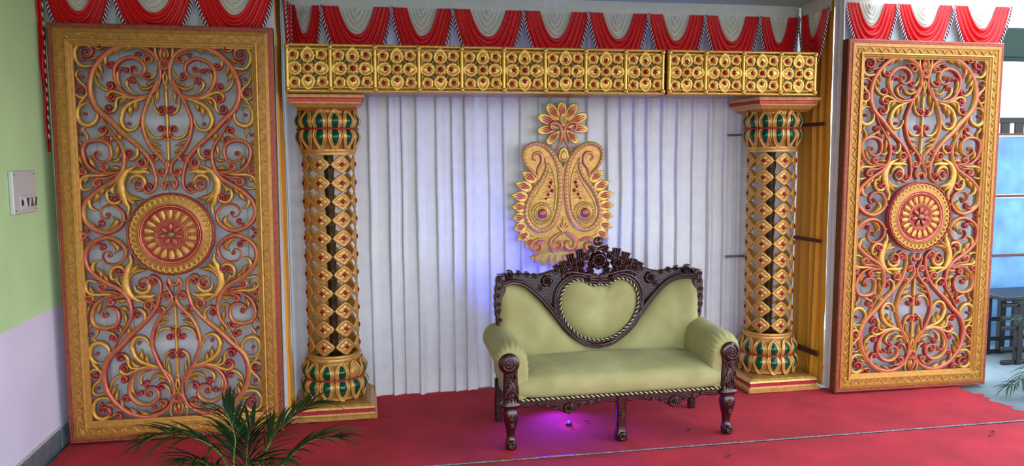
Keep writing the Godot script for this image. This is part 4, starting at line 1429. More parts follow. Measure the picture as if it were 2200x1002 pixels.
	# ---- upholstered back: sheet under the frame
	var top := [Vector2(0, 0.452), Vector2(0.093, 0.475), Vector2(0.186, 0.54), Vector2(0.279, 0.645), Vector2(0.388, 0.775), Vector2(0.48, 0.862), Vector2(0.558, 0.9), Vector2(0.63, 0.9), Vector2(0.67, 0.87)]
	var p := PackedVector3Array()
	var rows := 22
	var cols := 72
	for i in rows + 1:
		for j in cols + 1:
			var x := lerpf(-0.66, 0.66, float(j) / cols)
			var ty := 0.86
			for k in top.size() - 1:
				if absf(x) >= top[k].x and absf(x) <= top[k + 1].x:
					ty = lerpf(top[k].y, top[k + 1].y, (absf(x) - top[k].x) / (top[k + 1].x - top[k].x))
			var y := lerpf(0.36, ty, float(i) / rows)
			var dt := (ty - y)
			var bulge := 0.075 * (1.0 - exp(-dt / 0.05)) * (1.0 - exp(-(0.67 - absf(x)) / 0.03))
			var wing := 0.06 * smoothstep(0.5, 0.67, absf(x))
			p.append(Vector3(x, y, zb + 0.012 + bulge * (0.75 + 0.25 * sin(minf(dt, 0.4) * 4.0)) + wing + 0.02 * (0.9 - y) * 0.6))
	s = Shape.new()
	s.grid(p, rows + 1, cols + 1, false, PackedColorArray([Color.WHITE]), true)
	part("back_upholstery", s, M.velvet, t)
	s = Shape.new()
	plate(s, PackedVector2Array([Vector2(-0.67, 0.27), Vector2(0.67, 0.27), Vector2(0.67, 0.9), Vector2(0.5, 0.88), Vector2(0.25, 0.8), Vector2(0, 0.87), Vector2(-0.25, 0.8), Vector2(-0.5, 0.88), Vector2(-0.67, 0.9)]), zb - 0.03, zb, 0.004, WOOD2)
	part("back_panel", s, M.wood, t)
	# heart pad
	var hr := [Vector2(0, 0.876), Vector2(0.03, 0.872), Vector2(0.06, 0.876), Vector2(0.095, 0.898), Vector2(0.14, 0.91), Vector2(0.192, 0.898), Vector2(0.239, 0.857), Vector2(0.264, 0.785), Vector2(0.255, 0.70), Vector2(0.217, 0.622), Vector2(0.155, 0.56), Vector2(0.087, 0.522), Vector2(0, 0.506)]
	var heart := PackedVector3Array()
	for q in hr:
		heart.append(Vector3(q.x, q.y, 0))
	for i in range(hr.size() - 2, -1, -1):
		heart.append(Vector3(-hr[i].x, hr[i].y, 0))
	heart = curve(heart, 0.02)
	var hp := PackedVector3Array()
	var n := heart.size()
	for r in 10:
		var f := 1.0 - r / 9.0
		for q in heart:
			var w := Vector3(0, 0.72, 0).lerp(q, maxf(f, 0.004))
			hp.append(Vector3(w.x, w.y, zb + 0.03 + 0.055 * (1.0 - pow(f, 5.0))))
	s = Shape.new()
	s.grid(hp, 10, n, true, PackedColorArray([Color.WHITE]), false)
	part("heart_pad", s, M.velvet, t, Transform3D(), "olive heart-shaped back pad")
	s = Shape.new()
	var hc := PackedVector3Array()
	for q in heart:
		hc.append(Vector3(q.x * 0.985, 0.72 + (q.y - 0.72) * 0.985, zb + 0.055))
	rope(s, hc, 0.007, 0.03, black, cream)
	part("heart_cord", s, M.cord, t, Transform3D(), "twisted black and cream cord")
	# frame round the heart
	var hf := PackedVector3Array()
	for q in heart:
		var d := (q - Vector3(0, 0.72, 0))
		hf.append(Vector3(0, 0.72, 0) + d.normalized() * (d.length() + 0.02))
	s = Shape.new()
	var moulded := [Vector2(-1, 0), Vector2(-1, 0.7), Vector2(-0.6, 1.0), Vector2(-0.2, 0.75), Vector2(0.1, 0.8), Vector2(0.55, 1.0), Vector2(1, 0.6), Vector2(1, 0)]
	stroke(s, hf, [0.046, 0.046, 0.046], 0.06, [WOOD, WOOD, WOOD, WOOD2, WOOD2, WOOD, WOOD, WOOD2], moulded)
	part("heart_frame", s, M.wood, t, Transform3D(Basis(), Vector3(0, 0, zb)))
	for sx in [-1.0, 1.0]:
		# sweeping rail from the foot of the heart to the corner
		var tc := PackedVector3Array([Vector3(0, 0.468, 0), Vector3(0.08, 0.484, 0), Vector3(0.165, 0.543, 0.0), Vector3(0.26, 0.65, 0.0), Vector3(0.365, 0.782, 0.0), Vector3(0.465, 0.874, 0.0), Vector3(0.56, 0.914, 0.03), Vector3(0.645, 0.908, 0.06)])
		s = Shape.new()
		stroke(s, curve(mirror(tc, sx), 0.02), [0.034, 0.036, 0.04], 0.066, [WOOD, WOOD, WOOD, WOOD2, WOOD2, WOOD, WOOD, WOOD2], moulded)
		var sr := part("sweeping_rail", s, M.wood, t, Transform3D(Basis(), Vector3(0, 0, zb)))
		s = Shape.new()
		var cr := PackedVector3Array([Vector3(0.0, 0.445, 0.07), Vector3(0.09, 0.462, 0.07), Vector3(0.18, 0.525, 0.07), Vector3(0.277, 0.634, 0.07), Vector3(0.383, 0.765, 0.07), Vector3(0.478, 0.852, 0.072), Vector3(0.56, 0.888, 0.09), Vector3(0.63, 0.882, 0.105), Vector3(0.645, 0.84, 0.105), Vector3(0.64, 0.76, 0.1)])
		rope(s, mirror(cr, sx), 0.007, 0.03, black, cream)
		part("back_cord", s, M.cord, sr, Transform3D(Basis(), Vector3(0, 0, zb)), "twisted black and cream cord")
		# spandrel between heart and top rail
		s = Shape.new()
		var sp := [0.272, 0.79, 0.3, 0.73, 0.35, 0.785, 0.42, 0.855, 0.5, 0.905, 0.57, 0.925, 0.65, 0.92, 0.665, 0.955, 0.6, 0.965, 0.54, 0.958, 0.48, 0.958, 0.42, 0.945, 0.36, 0.955, 0.31, 0.972, 0.26, 0.97, 0.235, 0.93, 0.262, 0.87]
		var sp2 := PackedVector2Array()
		for i in sp.size() / 2:
			sp2.append(Vector2(sp[2 * i] * sx, sp[2 * i + 1]))
		plate(s, sp2, zb - 0.01, zb + 0.03, 0.006, WOOD2)
		var spn := part("spandrel", s, M.wood, t)
		for k in [[0.345, 0.905, 0.042, 1], [0.285, 0.965, 0.032, 0], [0.245, 1.0, 0.03, 0], [0.425, 0.935, 0.024, 0], [0.475, 0.948, 0.024, 0], [0.53, 0.955, 0.026, 0], [0.592, 0.955, 0.036, 0], [0.39, 0.86, 0.026, 0]]:
			if k[3] == 1:
				part("rose_carving", rose(k[2], 6, 0.028), M.wood, spn, Transform3D(Basis(), Vector3(k[0] * sx, k[1], zb + 0.026)))
			else:
				part("scroll_carving", volute(k[2], 1.8, sx, 1.0 if sx > 0 else PI - 1.0, k[2] * 0.34, 0.026), M.wood, spn, Transform3D(Basis(), Vector3(k[0] * sx, k[1], zb + 0.012 + (0.03 if k[0] > 0.55 else 0.0))))
		# outer post, scalloped, turned a little forward
		s = Shape.new()
		var post := PackedVector2Array()
		for i in 25:
			var f := i / 24.0
			post.append(Vector2((0.675 + 0.016 * sin(f * PI) + 0.006 * absf(sin(f * PI * 6.0))) * sx, lerpf(0.955, 0.64, f)))
		for i in 13:
			var f := i / 12.0
			post.append(Vector2((0.632 + 0.012 * sin(f * PI * 2.0)) * sx, lerpf(0.64, 0.96, f)))
		plate(s, post, 0.0, 0.045, 0.008, WOOD)
		var ps := part("back_post", s, M.wood, t, Transform3D(Basis(), Vector3(0, 0, zb + 0.05)))
		for k in 6:
			part("scroll_carving", volute(0.021, 1.5, sx if k % 2 else -sx, 0.6, 0.009, 0.014), M.wood, ps, Transform3D(Basis(), Vector3((0.662 + 0.008 * sin(k * 0.6)) * sx, 0.93 - 0.05 * k, 0.042)))
		# crest scrolls on this side, pierced between
		for k in [[0.055, 0.955, 0.034], [0.085, 1.05, 0.036], [0.165, 0.965, 0.036], [0.21, 0.945, 0.032], [0.045, 1.095, 0.03], [0.205, 1.0, 0.034], [0.06, 1.0, 0.022], [0.165, 1.03, 0.026], [0.11, 0.955, 0.026], [0.25, 0.965, 0.03]]:
			part("crest_scroll", volute(k[2], 1.9, sx, 0.4 if sx > 0 else PI - 0.4, k[2] * 0.42, 0.036), M.wood, t, Transform3D(Basis(), Vector3(k[0] * sx, k[1], zb + 0.002)))
		part("rose_carving", rose(0.042, 6, 0.036), M.wood, t, Transform3D(Basis(), Vector3(0.125 * sx, 1.008, zb + 0.008)))
		# fluted tips that step down the crest
		for k in [[0.122, 1.062, 0.034, 0.1, -0.12], [0.182, 1.04, 0.036, 0.085, -0.25], [0.232, 1.0, 0.03, 0.07, -0.4], [0.278, 0.985, 0.026, 0.055, -0.5]]:
			s = Shape.new()
			var bs := Basis(Vector3.BACK, k[4] * sx)
			var a := Vector3(k[0] * sx, k[1], 0)
			for fl in 3:
				var o := Vector3((fl - 1) * k[2] * 0.42, 0, 0)
				stroke(s, PackedVector3Array([a + bs * (o + Vector3(0, -k[3] * 0.5, 0)), a + bs * o, a + bs * (o * 1.25 + Vector3(0, k[3] * 0.4, 0))]), [k[2] * 0.45, k[2] * 0.5, k[2] * 0.62], 0.034, [WOOD])
			part("fluted_tip", s, M.wood, t, Transform3D(Basis(), Vector3(0, 0, zb)))
		# leaf that joins crest and heart frame
		s = Shape.new()
		var lf := PackedVector3Array([Vector3(0.01, 0.93, 0), Vector3(0.07, 0.935, 0), Vector3(0.14, 0.95, 0), Vector3(0.2, 0.955, 0), Vector3(0.26, 0.93, 0)])
		stroke(s, curve(mirror(lf, sx), 0.02), [0.02, 0.03, 0.02], 0.04, [WOOD])
		part("crest_leaf", s, M.wood, t, Transform3D(Basis(), Vector3(0, 0, zb)))
		s = Shape.new()
		stroke(s, curve(mirror(PackedVector3Array([Vector3(0, 1.1, 0), Vector3(0.05, 1.09, 0), Vector3(0.1, 1.045, 0), Vector3(0.15, 1.03, 0)]), sx), 0.02), [0.02, 0.022, 0.014], 0.034, [WOOD])
		part("crest_leaf", s, M.wood, t, Transform3D(Basis(), Vector3(0, 0, zb)))
		# curl that dips into the heart
		part("crest_scroll", volute(0.026, 1.6, -sx, 1.2, 0.012, 0.034), M.wood, t, Transform3D(Basis(), Vector3(0.075 * sx, 0.905, zb + 0.035)))
	part("rose_carving", rose(0.062, 8, 0.044), M.wood, t, Transform3D(Basis(), Vector3(0, 1.025, zb + 0.006)))
	s = Shape.new()
	plate(s, poly2([-70, 905, 70, 905, 60, 935, 30, 940, 0, 925, -30, 940, -60, 935]), zb - 0.005, zb + 0.04, 0.006, WOOD)
	part("crest_base", s, M.wood, t)
	# finial bud with leaves
	s = Shape.new()
	ball(s, Vector3(0, 1.148, zb + 0.018), Vector3(0.036, 0.03, 0.024), 14, 8, WOOD)
	for sx in [-1.0, 1.0]:
		stroke(s, curve(PackedVector3Array([Vector3(0.0, 1.125, zb + 0.02), Vector3(0.022 * sx, 1.14, zb + 0.026), Vector3(0.02 * sx, 1.165, zb + 0.022), Vector3(0, 1.178, zb + 0.016)]), 0.01), [0.012, 0.02, 0.008], 0.016, [WOOD])
		stroke(s, curve(PackedVector3Array([Vector3(0.0, 1.098, zb), Vector3(0.035 * sx, 1.108, zb), Vector3(0.065 * sx, 1.122, zb)]), 0.01), [0.02, 0.026, 0.006], 0.034, [WOOD])
	part("finial", s, M.wood, t)
# ---------------------------------------------------------------- paisley plaque on the curtain
func zp(x: float, y: float) -> Vector2:
	return Vector2((x - 328.0) * 0.001386, (480.0 - y) * 0.001341)

func zpath(a: Array, sx: float) -> PackedVector3Array:
	var r := PackedVector3Array()
	for i in a.size() / 2:
		var q := zp(a[2 * i], a[2 * i + 1])
		r.append(Vector3(q.x * sx, q.y, 0))
	return r

func leaf_plate(l: float, w: float, gold: Color, red: Color, pointed := false) -> Array:
	# petal that points along +y from the origin: gold rim, ribbed red face
	var s := Shape.new()
	var o := PackedVector2Array()
	for i in 18:
		var a := TAU * i / 18.0
		var f := 0.5 - 0.5 * cos(a)
		if pointed:
			o.append(Vector2(sin(a) * w * 0.5 * (1.1 - 0.55 * f * f), l * (f if absf(f - 1.0) > 0.02 else 1.12)))
		else:
			o.append(Vector2(sin(a) * w * 0.5 * (0.55 + 0.6 * f), l * f))
	plate(s, o, 0.0, 0.03, 0.006, gold)
	var q := Shape.new()
	for k in 3:
		var x := (k - 1) * w * 0.2
		stroke(q, PackedVector3Array([Vector3(x * 0.4, l * 0.2, 0.028), Vector3(x, l * 0.52, 0.028), Vector3(x * 0.8, l * (0.86 if k == 1 else 0.78), 0.028)]), [0.004, w * 0.17, 0.004], 0.009, [red])
	return [s.mesh(), q.mesh()]

func make_plaque() -> void:
	var gold := lin(0.92, 0.77, 0.42)
	var dull := lin(0.84, 0.64, 0.33)
	var red := lin(0.8, 0.3, 0.3)
	var pink := lin(0.87, 0.58, 0.46)
	var t := thing("paisley_plaque", "gold and pink double paisley plaque hung on the white curtain", "plaque", Vector3(1.597, 1.508, -0.205))
	var s := Shape.new()
	var half := [328, 395, 300, 330, 262, 286, 200, 258, 142, 268, 108, 318, 120, 380, 165, 432, 190, 456, 142, 530, 112, 600, 106, 680, 130, 742, 166, 772, 148, 826, 178, 862, 230, 872, 262, 876, 328, 870]
	var body := PackedVector2Array()
	for i in half.size() / 2:
		body.append(zp(half[2 * i], half[2 * i + 1]))
	for i in range(half.size() / 2 - 2, 0, -1):
		var q := zp(half[2 * i], half[2 * i + 1])
		body.append(Vector2(-q.x, q.y))
	plate(s, body, 0.0, 0.025, 0.006, dull, gold)
	part("backing", s, M.gold, t)
	# shell at the foot
	s = Shape.new()
	var sh := PackedVector2Array()
	for q in [[328, 845], [250, 850], [150, 872], [158, 892], [190, 905], [215, 924], [265, 918], [328, 900]]:
		sh.append(zp(q[0], q[1]))
	for q in [[265, 918], [215, 924], [190, 905], [158, 892], [150, 872], [250, 850]]:
		var z := zp(q[0], q[1])
		sh.append(Vector2(-z.x, z.y))
	plate(s, sh, 0.0, 0.03, 0.006, gold)
	for k in 9:
		var x := lerpf(180, 476, k / 8.0)
		var a := zp(x, 866)
		var b := zp(x + (x - 328) * 0.04, 906)
		stroke(s, PackedVector3Array([Vector3(a.x, a.y, 0.028), Vector3((a.x + b.x) / 2, (a.y + b.y) / 2, 0.028), Vector3(b.x, b.y, 0.028)]), [0.012, 0.018, 0.012], 0.01, [gold if k % 2 else pink])
	part("foot_shell", s, M.gold, t)
	# crown of petals
	for q in [[322, 150, 0.0, 95.0, 52.0], [310, 150, 0.62, 105.0, 52.0], [336, 150, -0.62, 105.0, 52.0], [305, 165, 1.22, 110.0, 50.0], [345, 160, -1.22, 112.0, 50.0], [305, 185, 1.72, 108.0, 46.0], [350, 180, -1.7, 108.0, 46.0], [312, 200, 2.35, 92.0, 42.0], [342, 195, -2.4, 90.0, 42.0]]:
		var lp := leaf_plate(q[3] * 0.00148, q[4] * 0.0016, gold, red)
		var at := zp(q[0], q[1])
		var o := part("crown_petal", lp[0], M.gold, t, Transform3D(Basis(Vector3.BACK, q[2]), Vector3(at.x, at.y, 0.0)))
		part("petal_ribs", lp[1], M.gold, o, Transform3D(), "red petal ribs")
	var lp := leaf_plate(0.1, 0.06, gold, dull)
	var at := zp(326, 182)
	var o := part("crown_bud", lp[0], M.gold, t, Transform3D(Basis(), Vector3(at.x, at.y, 0.02)))
	part("petal_ribs", lp[1], M.gold, o)
	# drop under the crown
	s = Shape.new()
	relief(s, 6, 28, func(a): return 0.04 * (1.0 + 0.75 * pow(maxf(0.0, sin(a)), 5.0)), func(f, a): return 0.03 + 0.012 * (1.0 - f * f) + 0.005 * cos(f * 14.0), func(f, a): return gold if f > 0.75 or f < 0.35 else dull)
	at = zp(328, 338)
	part("drop", s, M.gold, t, Transform3D(Basis(), Vector3(at.x, at.y, 0.01)))
	for sx in [-1.0, 1.0]:
		# arms of the crown
		s = Shape.new()
		stroke(s, curve(zpath([292, 190, 272, 196, 258, 178, 270, 158, 300, 162, 318, 190, 322, 230, 305, 275, 285, 305], -sx), 0.012), [0.016, 0.03, 0.016], 0.022, [gold, gold, red, red, pink, gold, gold, dull])
		part("crown_arm", s, M.gold, t, Transform3D(Basis(), Vector3(0, 0, 0.024)))
		# paisley border with bead row
		var bp := [188, 445, 142, 392, 118, 335, 132, 290, 180, 268, 232, 284, 278, 332, 304, 400, 312, 480, 310, 560, 298, 640, 268, 704, 212, 733, 158, 710, 130, 650, 138, 585, 170, 515, 215, 455, 240, 395, 236, 345]
		s = Shape.new()
		stroke(s, curve(zpath(bp, -sx), 0.012), [0.024, 0.036, 0.026], 0.022, [gold, gold, pink, pink, pink, gold, gold, dull])
		var b := part("paisley_border", s, M.gold, t, Transform3D(Basis(), Vector3(0, 0, 0.022)))
		s = Shape.new()
		relief(s, 2, 8, func(_a): return 0.009, func(f, _a): return 0.007 * (1.0 - f * f), func(_f, _a): return gold)
		var bm := s.mesh()
		var along := curve(zpath(bp, -sx), 0.03)
		for i in range(2, along.size() - 2, 1):
			part("bead", bm, M.gold, b, Transform3D(Basis(), along[i] + Vector3(0, 0, 0.0205)))
		# inner outline
		s = Shape.new()
		stroke(s, curve(zpath([236, 345, 258, 380, 280, 440, 288, 520, 284, 600, 262, 672, 212, 706, 168, 688, 150, 640, 160, 585, 195, 525, 232, 465, 252, 410], -sx), 0.012), [0.01, 0.014, 0.01], 0.016, [gold])
		part("paisley_line", s, M.gold, t, Transform3D(Basis(), Vector3(0, 0, 0.022)))
		# rolled tip
		s = Shape.new()
		stroke(s, curve(zpath([190, 446, 195, 405, 214, 372, 216, 340, 200, 318, 176, 322, 168, 345, 182, 358], -sx), 0.01), [0.012, 0.03, 0.014], 0.022, [red, red, pink, pink, pink, gold, gold, dull])
		part("paisley_tip", s, M.gold, t, Transform3D(Basis(), Vector3(0, 0, 0.022)))
		# bull's eye
		at = zp(214, 640)
		for r in [[0.083, 0.010, gold], [0.064, 0.014, dull], [0.048, 0.018, gold], [0.036, 0.024, lin(0.72, 0.36, 0.36)]]:
			s = Shape.new()
			var fl := 20.0 if r[0] > 0.05 else 0.0
			relief(s, 5, 40, func(_a): return r[0], func(f, a): return r[1] + 0.006 * sin(f * PI) * (0.75 + 0.25 * cos(fl * a)) + (0.012 * (1.0 - f) if r[0] < 0.04 else 0.0), func(_f, _a): return r[2])
			part("eye_ring", s, M.gold, t, Transform3D(Basis(), Vector3(at.x * -sx, at.y, 0.024)))
		# beads round the eye and hatching up the neck
		for k in 22:
			var a := TAU * k / 22.0
			part("bead", bm, M.gold, t, Transform3D(Basis(), Vector3(at.x * -sx + cos(a) * 0.073, at.y + sin(a) * 0.073, 0.04)))
		for k in 9:
			s = Shape.new()
			var yy := 420.0 + k * 17.0
			var wd := 6.0 + k * 3.2
			stroke(s, curve(zpath([262.0 - wd * 1.3 - k * 2.0, yy + 10.0, 262.0 - k * 1.5, yy, 266.0 + wd * 0.7, yy + 8.0], -sx), 0.01), [0.003, 0.008, 0.003], 0.008, [gold if k % 2 else pink])
			part("neck_rib", s, M.gold, t, Transform3D(Basis(), Vector3(0, 0, 0.023)))
		# little red flowers up the neck
		for q in [[262, 475, 0.018], [268, 520, 0.018], [248, 540, 0.016], [255, 500, 0.014], [236, 562, 0.012]]:
			at = zp(q[0], q[1])
			s = Shape.new()
			relief(s, 3, 15, func(a): return q[2] * (0.75 + 0.25 * cos(5.0 * a)), func(f, _a): return 0.008 * (1.0 - f * f) + 0.003, func(_f, _a): return CRIMSON)
			part("flower", s, M.gold, t, Transform3D(Basis(), Vector3(at.x * -sx, at.y, 0.025)))
		# fan of leaves down the side
		for q in [[178, 470, 1.0, 78], [155, 510, 1.2, 80], [135, 555, 1.4, 76], [124, 605, 1.55, 66], [120, 655, 1.7, 60], [124, 700, 1.9, 62], [138, 738, 2.15, 66], [158, 768, 2.5, 56]]:
			lp = leaf_plate(q[3] * 0.0016, 0.08, gold, red, true)
			at = zp(q[0] + 10.0, q[1])
			o = part("side_leaf", lp[0], M.gold, t, Transform3D(Basis(Vector3.BACK, q[2] * -sx), Vector3(at.x * -sx, at.y, 0.0)))
			part("leaf_ribs", lp[1], M.gold, o, Transform3D(), "red leaf ribs")
		# scrolls under the paisleys
		for q in [[[236, 790, 200, 780, 168, 796, 160, 826, 180, 846, 208, 834, 206, 808, 186, 806], 0.036], [[320, 745, 290, 762, 264, 790, 266, 824, 294, 840, 318, 820, 312, 796, 294, 798], 0.038]]:
			s = Shape.new()
			stroke(s, curve(zpath(q[0], -sx), 0.01), [0.022, q[1], 0.02], 0.026, [gold, gold, pink, red, pink, gold, gold, dull])
			part("foot_scroll", s, M.gold, t, Transform3D(Basis(), Vector3(0, 0, 0.022)))
	s = Shape.new()
	for k in 5:
		var a := (k - 2) * 0.42
		stroke(s, PackedVector3Array([Vector3(0, -0.36, 0), Vector3(sin(a) * 0.03, -0.36 + cos(a) * 0.045, 0), Vector3(sin(a) * 0.05, -0.36 + cos(a) * (0.12 if k == 2 else 0.08), 0)]), [0.008, 0.02, 0.005], 0.018, [gold if k % 2 == 0 else pink])
	part("fleuron", s, M.gold, t, Transform3D(Basis(), Vector3(0, 0, 0.026)))

# ---------------------------------------------------------------- plants, lamp, yard
func leaflet(l: float, w: float, droop: float, col: Color, tip: Color) -> Shape:
	# folded blade along +x, drooping in -y
	var s := Shape.new()
	var p := PackedVector3Array()
	var cc := PackedColorArray()
	for i in 8:
		var f := i / 7.0
		var ww := w * 0.5 * pow(sin(PI * (0.12 + 0.88 * f)), 0.8) * (1.0 if i < 7 else 0.15)
		var y := -droop * f * f * l
		for j in 3:
			var k := j - 1.0
			p.append(Vector3(l * f, y + absf(k) * ww * 0.45, k * ww))
			cc.append(col.lerp(tip, f * f * 0.6))
	s.grid(p, 8, 3, false, cc)
	return s

func palm(label: String, at: Vector3, fronds: Array, pot_h: float, sd: int, ll: float) -> void:
	var t := thing("potted_palm", label, "plant", at, 0.0, "potted palms")
	var rng := RandomNumberGenerator.new()
	rng.seed = sd
	var s := Shape.new()
	lathe(s, [Vector2(0.01, 0.0), Vector2(0.1, 0.0), Vector2(0.1, 0.0), Vector2(0.135, pot_h * 0.86), Vector2(0.135, pot_h * 0.86), Vector2(0.15, pot_h * 0.86), Vector2(0.152, pot_h), Vector2(0.152, pot_h), Vector2(0.135, pot_h), Vector2(0.135, pot_h), Vector2(0.13, pot_h * 0.9)], 28, [Color.WHITE])
	part("pot", s, M.pot, t)
	s = Shape.new()
	lathe(s, [Vector2(0.134, pot_h * 0.9), Vector2(0.06, pot_h * 0.94), Vector2(0.001, pot_h * 0.93)], 20, [Color.WHITE])
	part("soil", s, M.soil, t)
	var shades := []
	for k in 4:
		var c := lin(0.04 + 0.015 * k, 0.12 + 0.04 * k, 0.05 + 0.01 * k)
		shades.append(leaflet(ll, 0.014, 0.3 + 0.16 * k, c, c.lerp(lin(0.35, 0.42, 0.12), 0.12)).mesh())
	for f in fronds:
		var pts := PackedVector3Array([Vector3(0, pot_h * 0.9, 0)])
		for q in f:
			pts.append(q - at)
		var path := curve(pts, 0.02)
		s = Shape.new()
		tube(s, path, [0.007, 0.005, 0.003, 0.0015], 6, [lin(0.36, 0.45, 0.13)])
		var fr := part("frond", s, M.leaf, t)
		var n := path.size()
		var total := 19
		for k in total:
			var g := lerpf(0.42, 1.0, k / float(total - 1))
			var i := mini(int(g * (n - 1)), n - 2)
			var tan := (path[i + 1] - path[maxi(i - 1, 0)]).normalized()
			var up := Vector3.UP
			var side := tan.cross(up).normalized()
			for sg in [-1.0, 1.0]:
				var dir: Vector3 = (tan * (0.75 + 0.5 * (g - 0.4)) + side * sg * 0.62 * rng.randf_range(0.7, 1.2) + Vector3.UP * rng.randf_range(0.25, 0.75)).normalized()
				var z: Vector3 = dir.cross(Vector3.UP).normalized()
				var y: Vector3 = z.cross(dir).normalized()
				var sc := rng.randf_range(0.75, 1.15) * (0.6 + 0.4 * sin(PI * (g - 0.3) / 0.75))
				part("leaflet", shades[rng.randi() % 4], M.leaf, fr, Transform3D(Basis(dir * sc, y * sc, z * sc), path[i]))

func make_plants() -> void:
	palm("dark green potted palm in the foreground before the left screen", Vector3(-0.34, 0.014, 2.1), [
		[Vector3(-0.389, 0.354, 2.05), Vector3(-0.419, 0.480, 2.08), Vector3(-0.478, 0.565, 2.12), Vector3(-0.549, 0.605, 2.15), Vector3(-0.628, 0.625, 2.18), Vector3(-0.7, 0.61, 2.22)],
		[Vector3(-0.371, 0.373, 2.10), Vector3(-0.375, 0.474, 2.08), Vector3(-0.371, 0.544, 2.05), Vector3(-0.399, 0.627, 2.02), Vector3(-0.42, 0.66, 2.00)],
		[Vector3(-0.298, 0.367, 2.10), Vector3(-0.256, 0.468, 2.06), Vector3(-0.216, 0.542, 2.02), Vector3(-0.150, 0.596, 1.98), Vector3(-0.074, 0.633, 1.94), Vector3(-0.03, 0.637, 1.92)],
		[Vector3(-0.263, 0.385, 2.15), Vector3(-0.179, 0.459, 2.16), Vector3(-0.102, 0.529, 2.17), Vector3(-0.03, 0.568, 2.18), Vector3(0.06, 0.565, 2.19)],
		[Vector3(-0.417, 0.377, 2.10), Vector3(-0.453, 0.47, 2.16), Vector3(-0.48, 0.53, 2.23), Vector3(-0.52, 0.55, 2.29)],
		[Vector3(-0.333, 0.349, 2.05), Vector3(-0.334, 0.445, 2.01), Vector3(-0.329, 0.520, 1.97), Vector3(-0.304, 0.575, 1.93)],
		[Vector3(-0.345, 0.392, 2.15), Vector3(-0.323, 0.463, 2.21), Vector3(-0.27, 0.52, 2.27), Vector3(-0.2, 0.53, 2.32)]], 0.3, 5, 0.17)
	palm("potted palm at the right edge with fronds before the black bench", Vector3(5.06, -0.01, 0.62), [
		[Vector3(5.0, 0.42, 0.62), Vector3(4.883, 0.5, 0.64), Vector3(4.72, 0.55, 0.68), Vector3(4.56, 0.56, 0.71)],
		[Vector3(5.02, 0.45, 0.62), Vector3(4.92, 0.58, 0.63), Vector3(4.79, 0.65, 0.67), Vector3(4.68, 0.66, 0.70)],
		[Vector3(4.98, 0.34, 0.62), Vector3(4.88, 0.27, 0.64), Vector3(4.72, 0.14, 0.68), Vector3(4.55, 0.07, 0.71)],
		[Vector3(5.02, 0.36, 0.66), Vector3(4.95, 0.26, 0.72), Vector3(4.82, 0.13, 0.78), Vector3(4.68, 0.07, 0.84)],
		[Vector3(5.1, 0.5, 0.6), Vector3(5.15, 0.65, 0.55), Vector3(5.25, 0.72, 0.5)]], 0.3, 9, 0.15)

func make_yard() -> void:
	# black slatted bench beyond the pier
	var t := thing("slatted_bench", "black slatted bench on the concrete right of the right screen", "bench", Vector3(5.75, -0.01, -0.27))
	var s := Shape.new()
	block(s, Vector3(0, 0.545, 0), Vector3(1.1, 0.035, 0.4), 0.006, Color.WHITE)
	part("bench_top", s, M.black_metal, t)
	s = Shape.new()
	block(s, Vector3(0, 0, 0), Vector3(1.06, 0.03, 0.03), 0.004, Color.WHITE)
	var rm := s.mesh()
	for y in [0.49, 0.3, 0.13, 0.02]:
		for z in [0.17, -0.17]:
			part("bench_rail", rm, M.black_metal, t, Transform3D(Basis(), Vector3(0, y, z)))
	s = Shape.new()
	block(s, Vector3(0, 0.265, 0), Vector3(0.055, 0.53, 0.05), 0.005, Color.WHITE)
	var lm := s.mesh()
	for x in [-0.38, -0.24, -0.1, 0.1, 0.3, 0.5]:
		for z in [0.17, -0.17]:
			part("bench_upright", lm, M.black_metal, t, Transform3D(Basis(), Vector3(x, 0, z)))
	# blue sheet gate behind it
	t = thing("sheet_gate", "pale blue sheet gate with rusty joints behind the black bench", "gate", Vector3(6.2, -0.01, -0.72))
	for k in 3:
		s = Shape.new()
		block(s, Vector3(0, [0.4, 1.06, 1.6][k], 0), Vector3(1.6, [0.8, 0.5, 0.5][k], 0.02), 0.003, Color.WHITE)
		part("sheet", s, M.blue_sheet, t)
		s = Shape.new()
		block(s, Vector3(0, [0.806, 1.33, 1.87][k], 0.006), Vector3(1.6, 0.02, 0.03), 0.003, Color.WHITE)
		part("joint_strip", s, M.brown_strip, t)
	s = Shape.new()
	block(s, Vector3(0, 1.99, 0), Vector3(1.6, 0.05, 0.03), 0.004, Color.WHITE)
	part("top_rail", s, M.black_metal, t)
	for k in 12:
		s = Shape.new()
		block(s, Vector3(-0.78 + k * 0.14, 1.92, 0), Vector3(0.09, 0.1, 0.02), 0.004, Color.WHITE)
		part("top_bar", s, M.black_metal, t)
	# dark green eave high behind the gate
	t = thing("roof_eave", "dark green roof eave seen past the right screen", "eave", Vector3(6.4, -0.01, -0.95))
	s = Shape.new()
	block(s, Vector3(0, 2.67, 0), Vector3(2.2, 0.26, 0.3), 0.01, Color.WHITE)
	part("fascia", s, mat("dark green paint", Color(0.03, 0.17, 0.12), 0.7), t)
	s = Shape.new()
	for x in [-0.2, 1.0]:
		block(s, Vector3(x, 1.27, 0), Vector3(0.07, 2.54, 0.07), 0.006, Color.WHITE)
	part("eave_post", s, M.cream_wall, t)

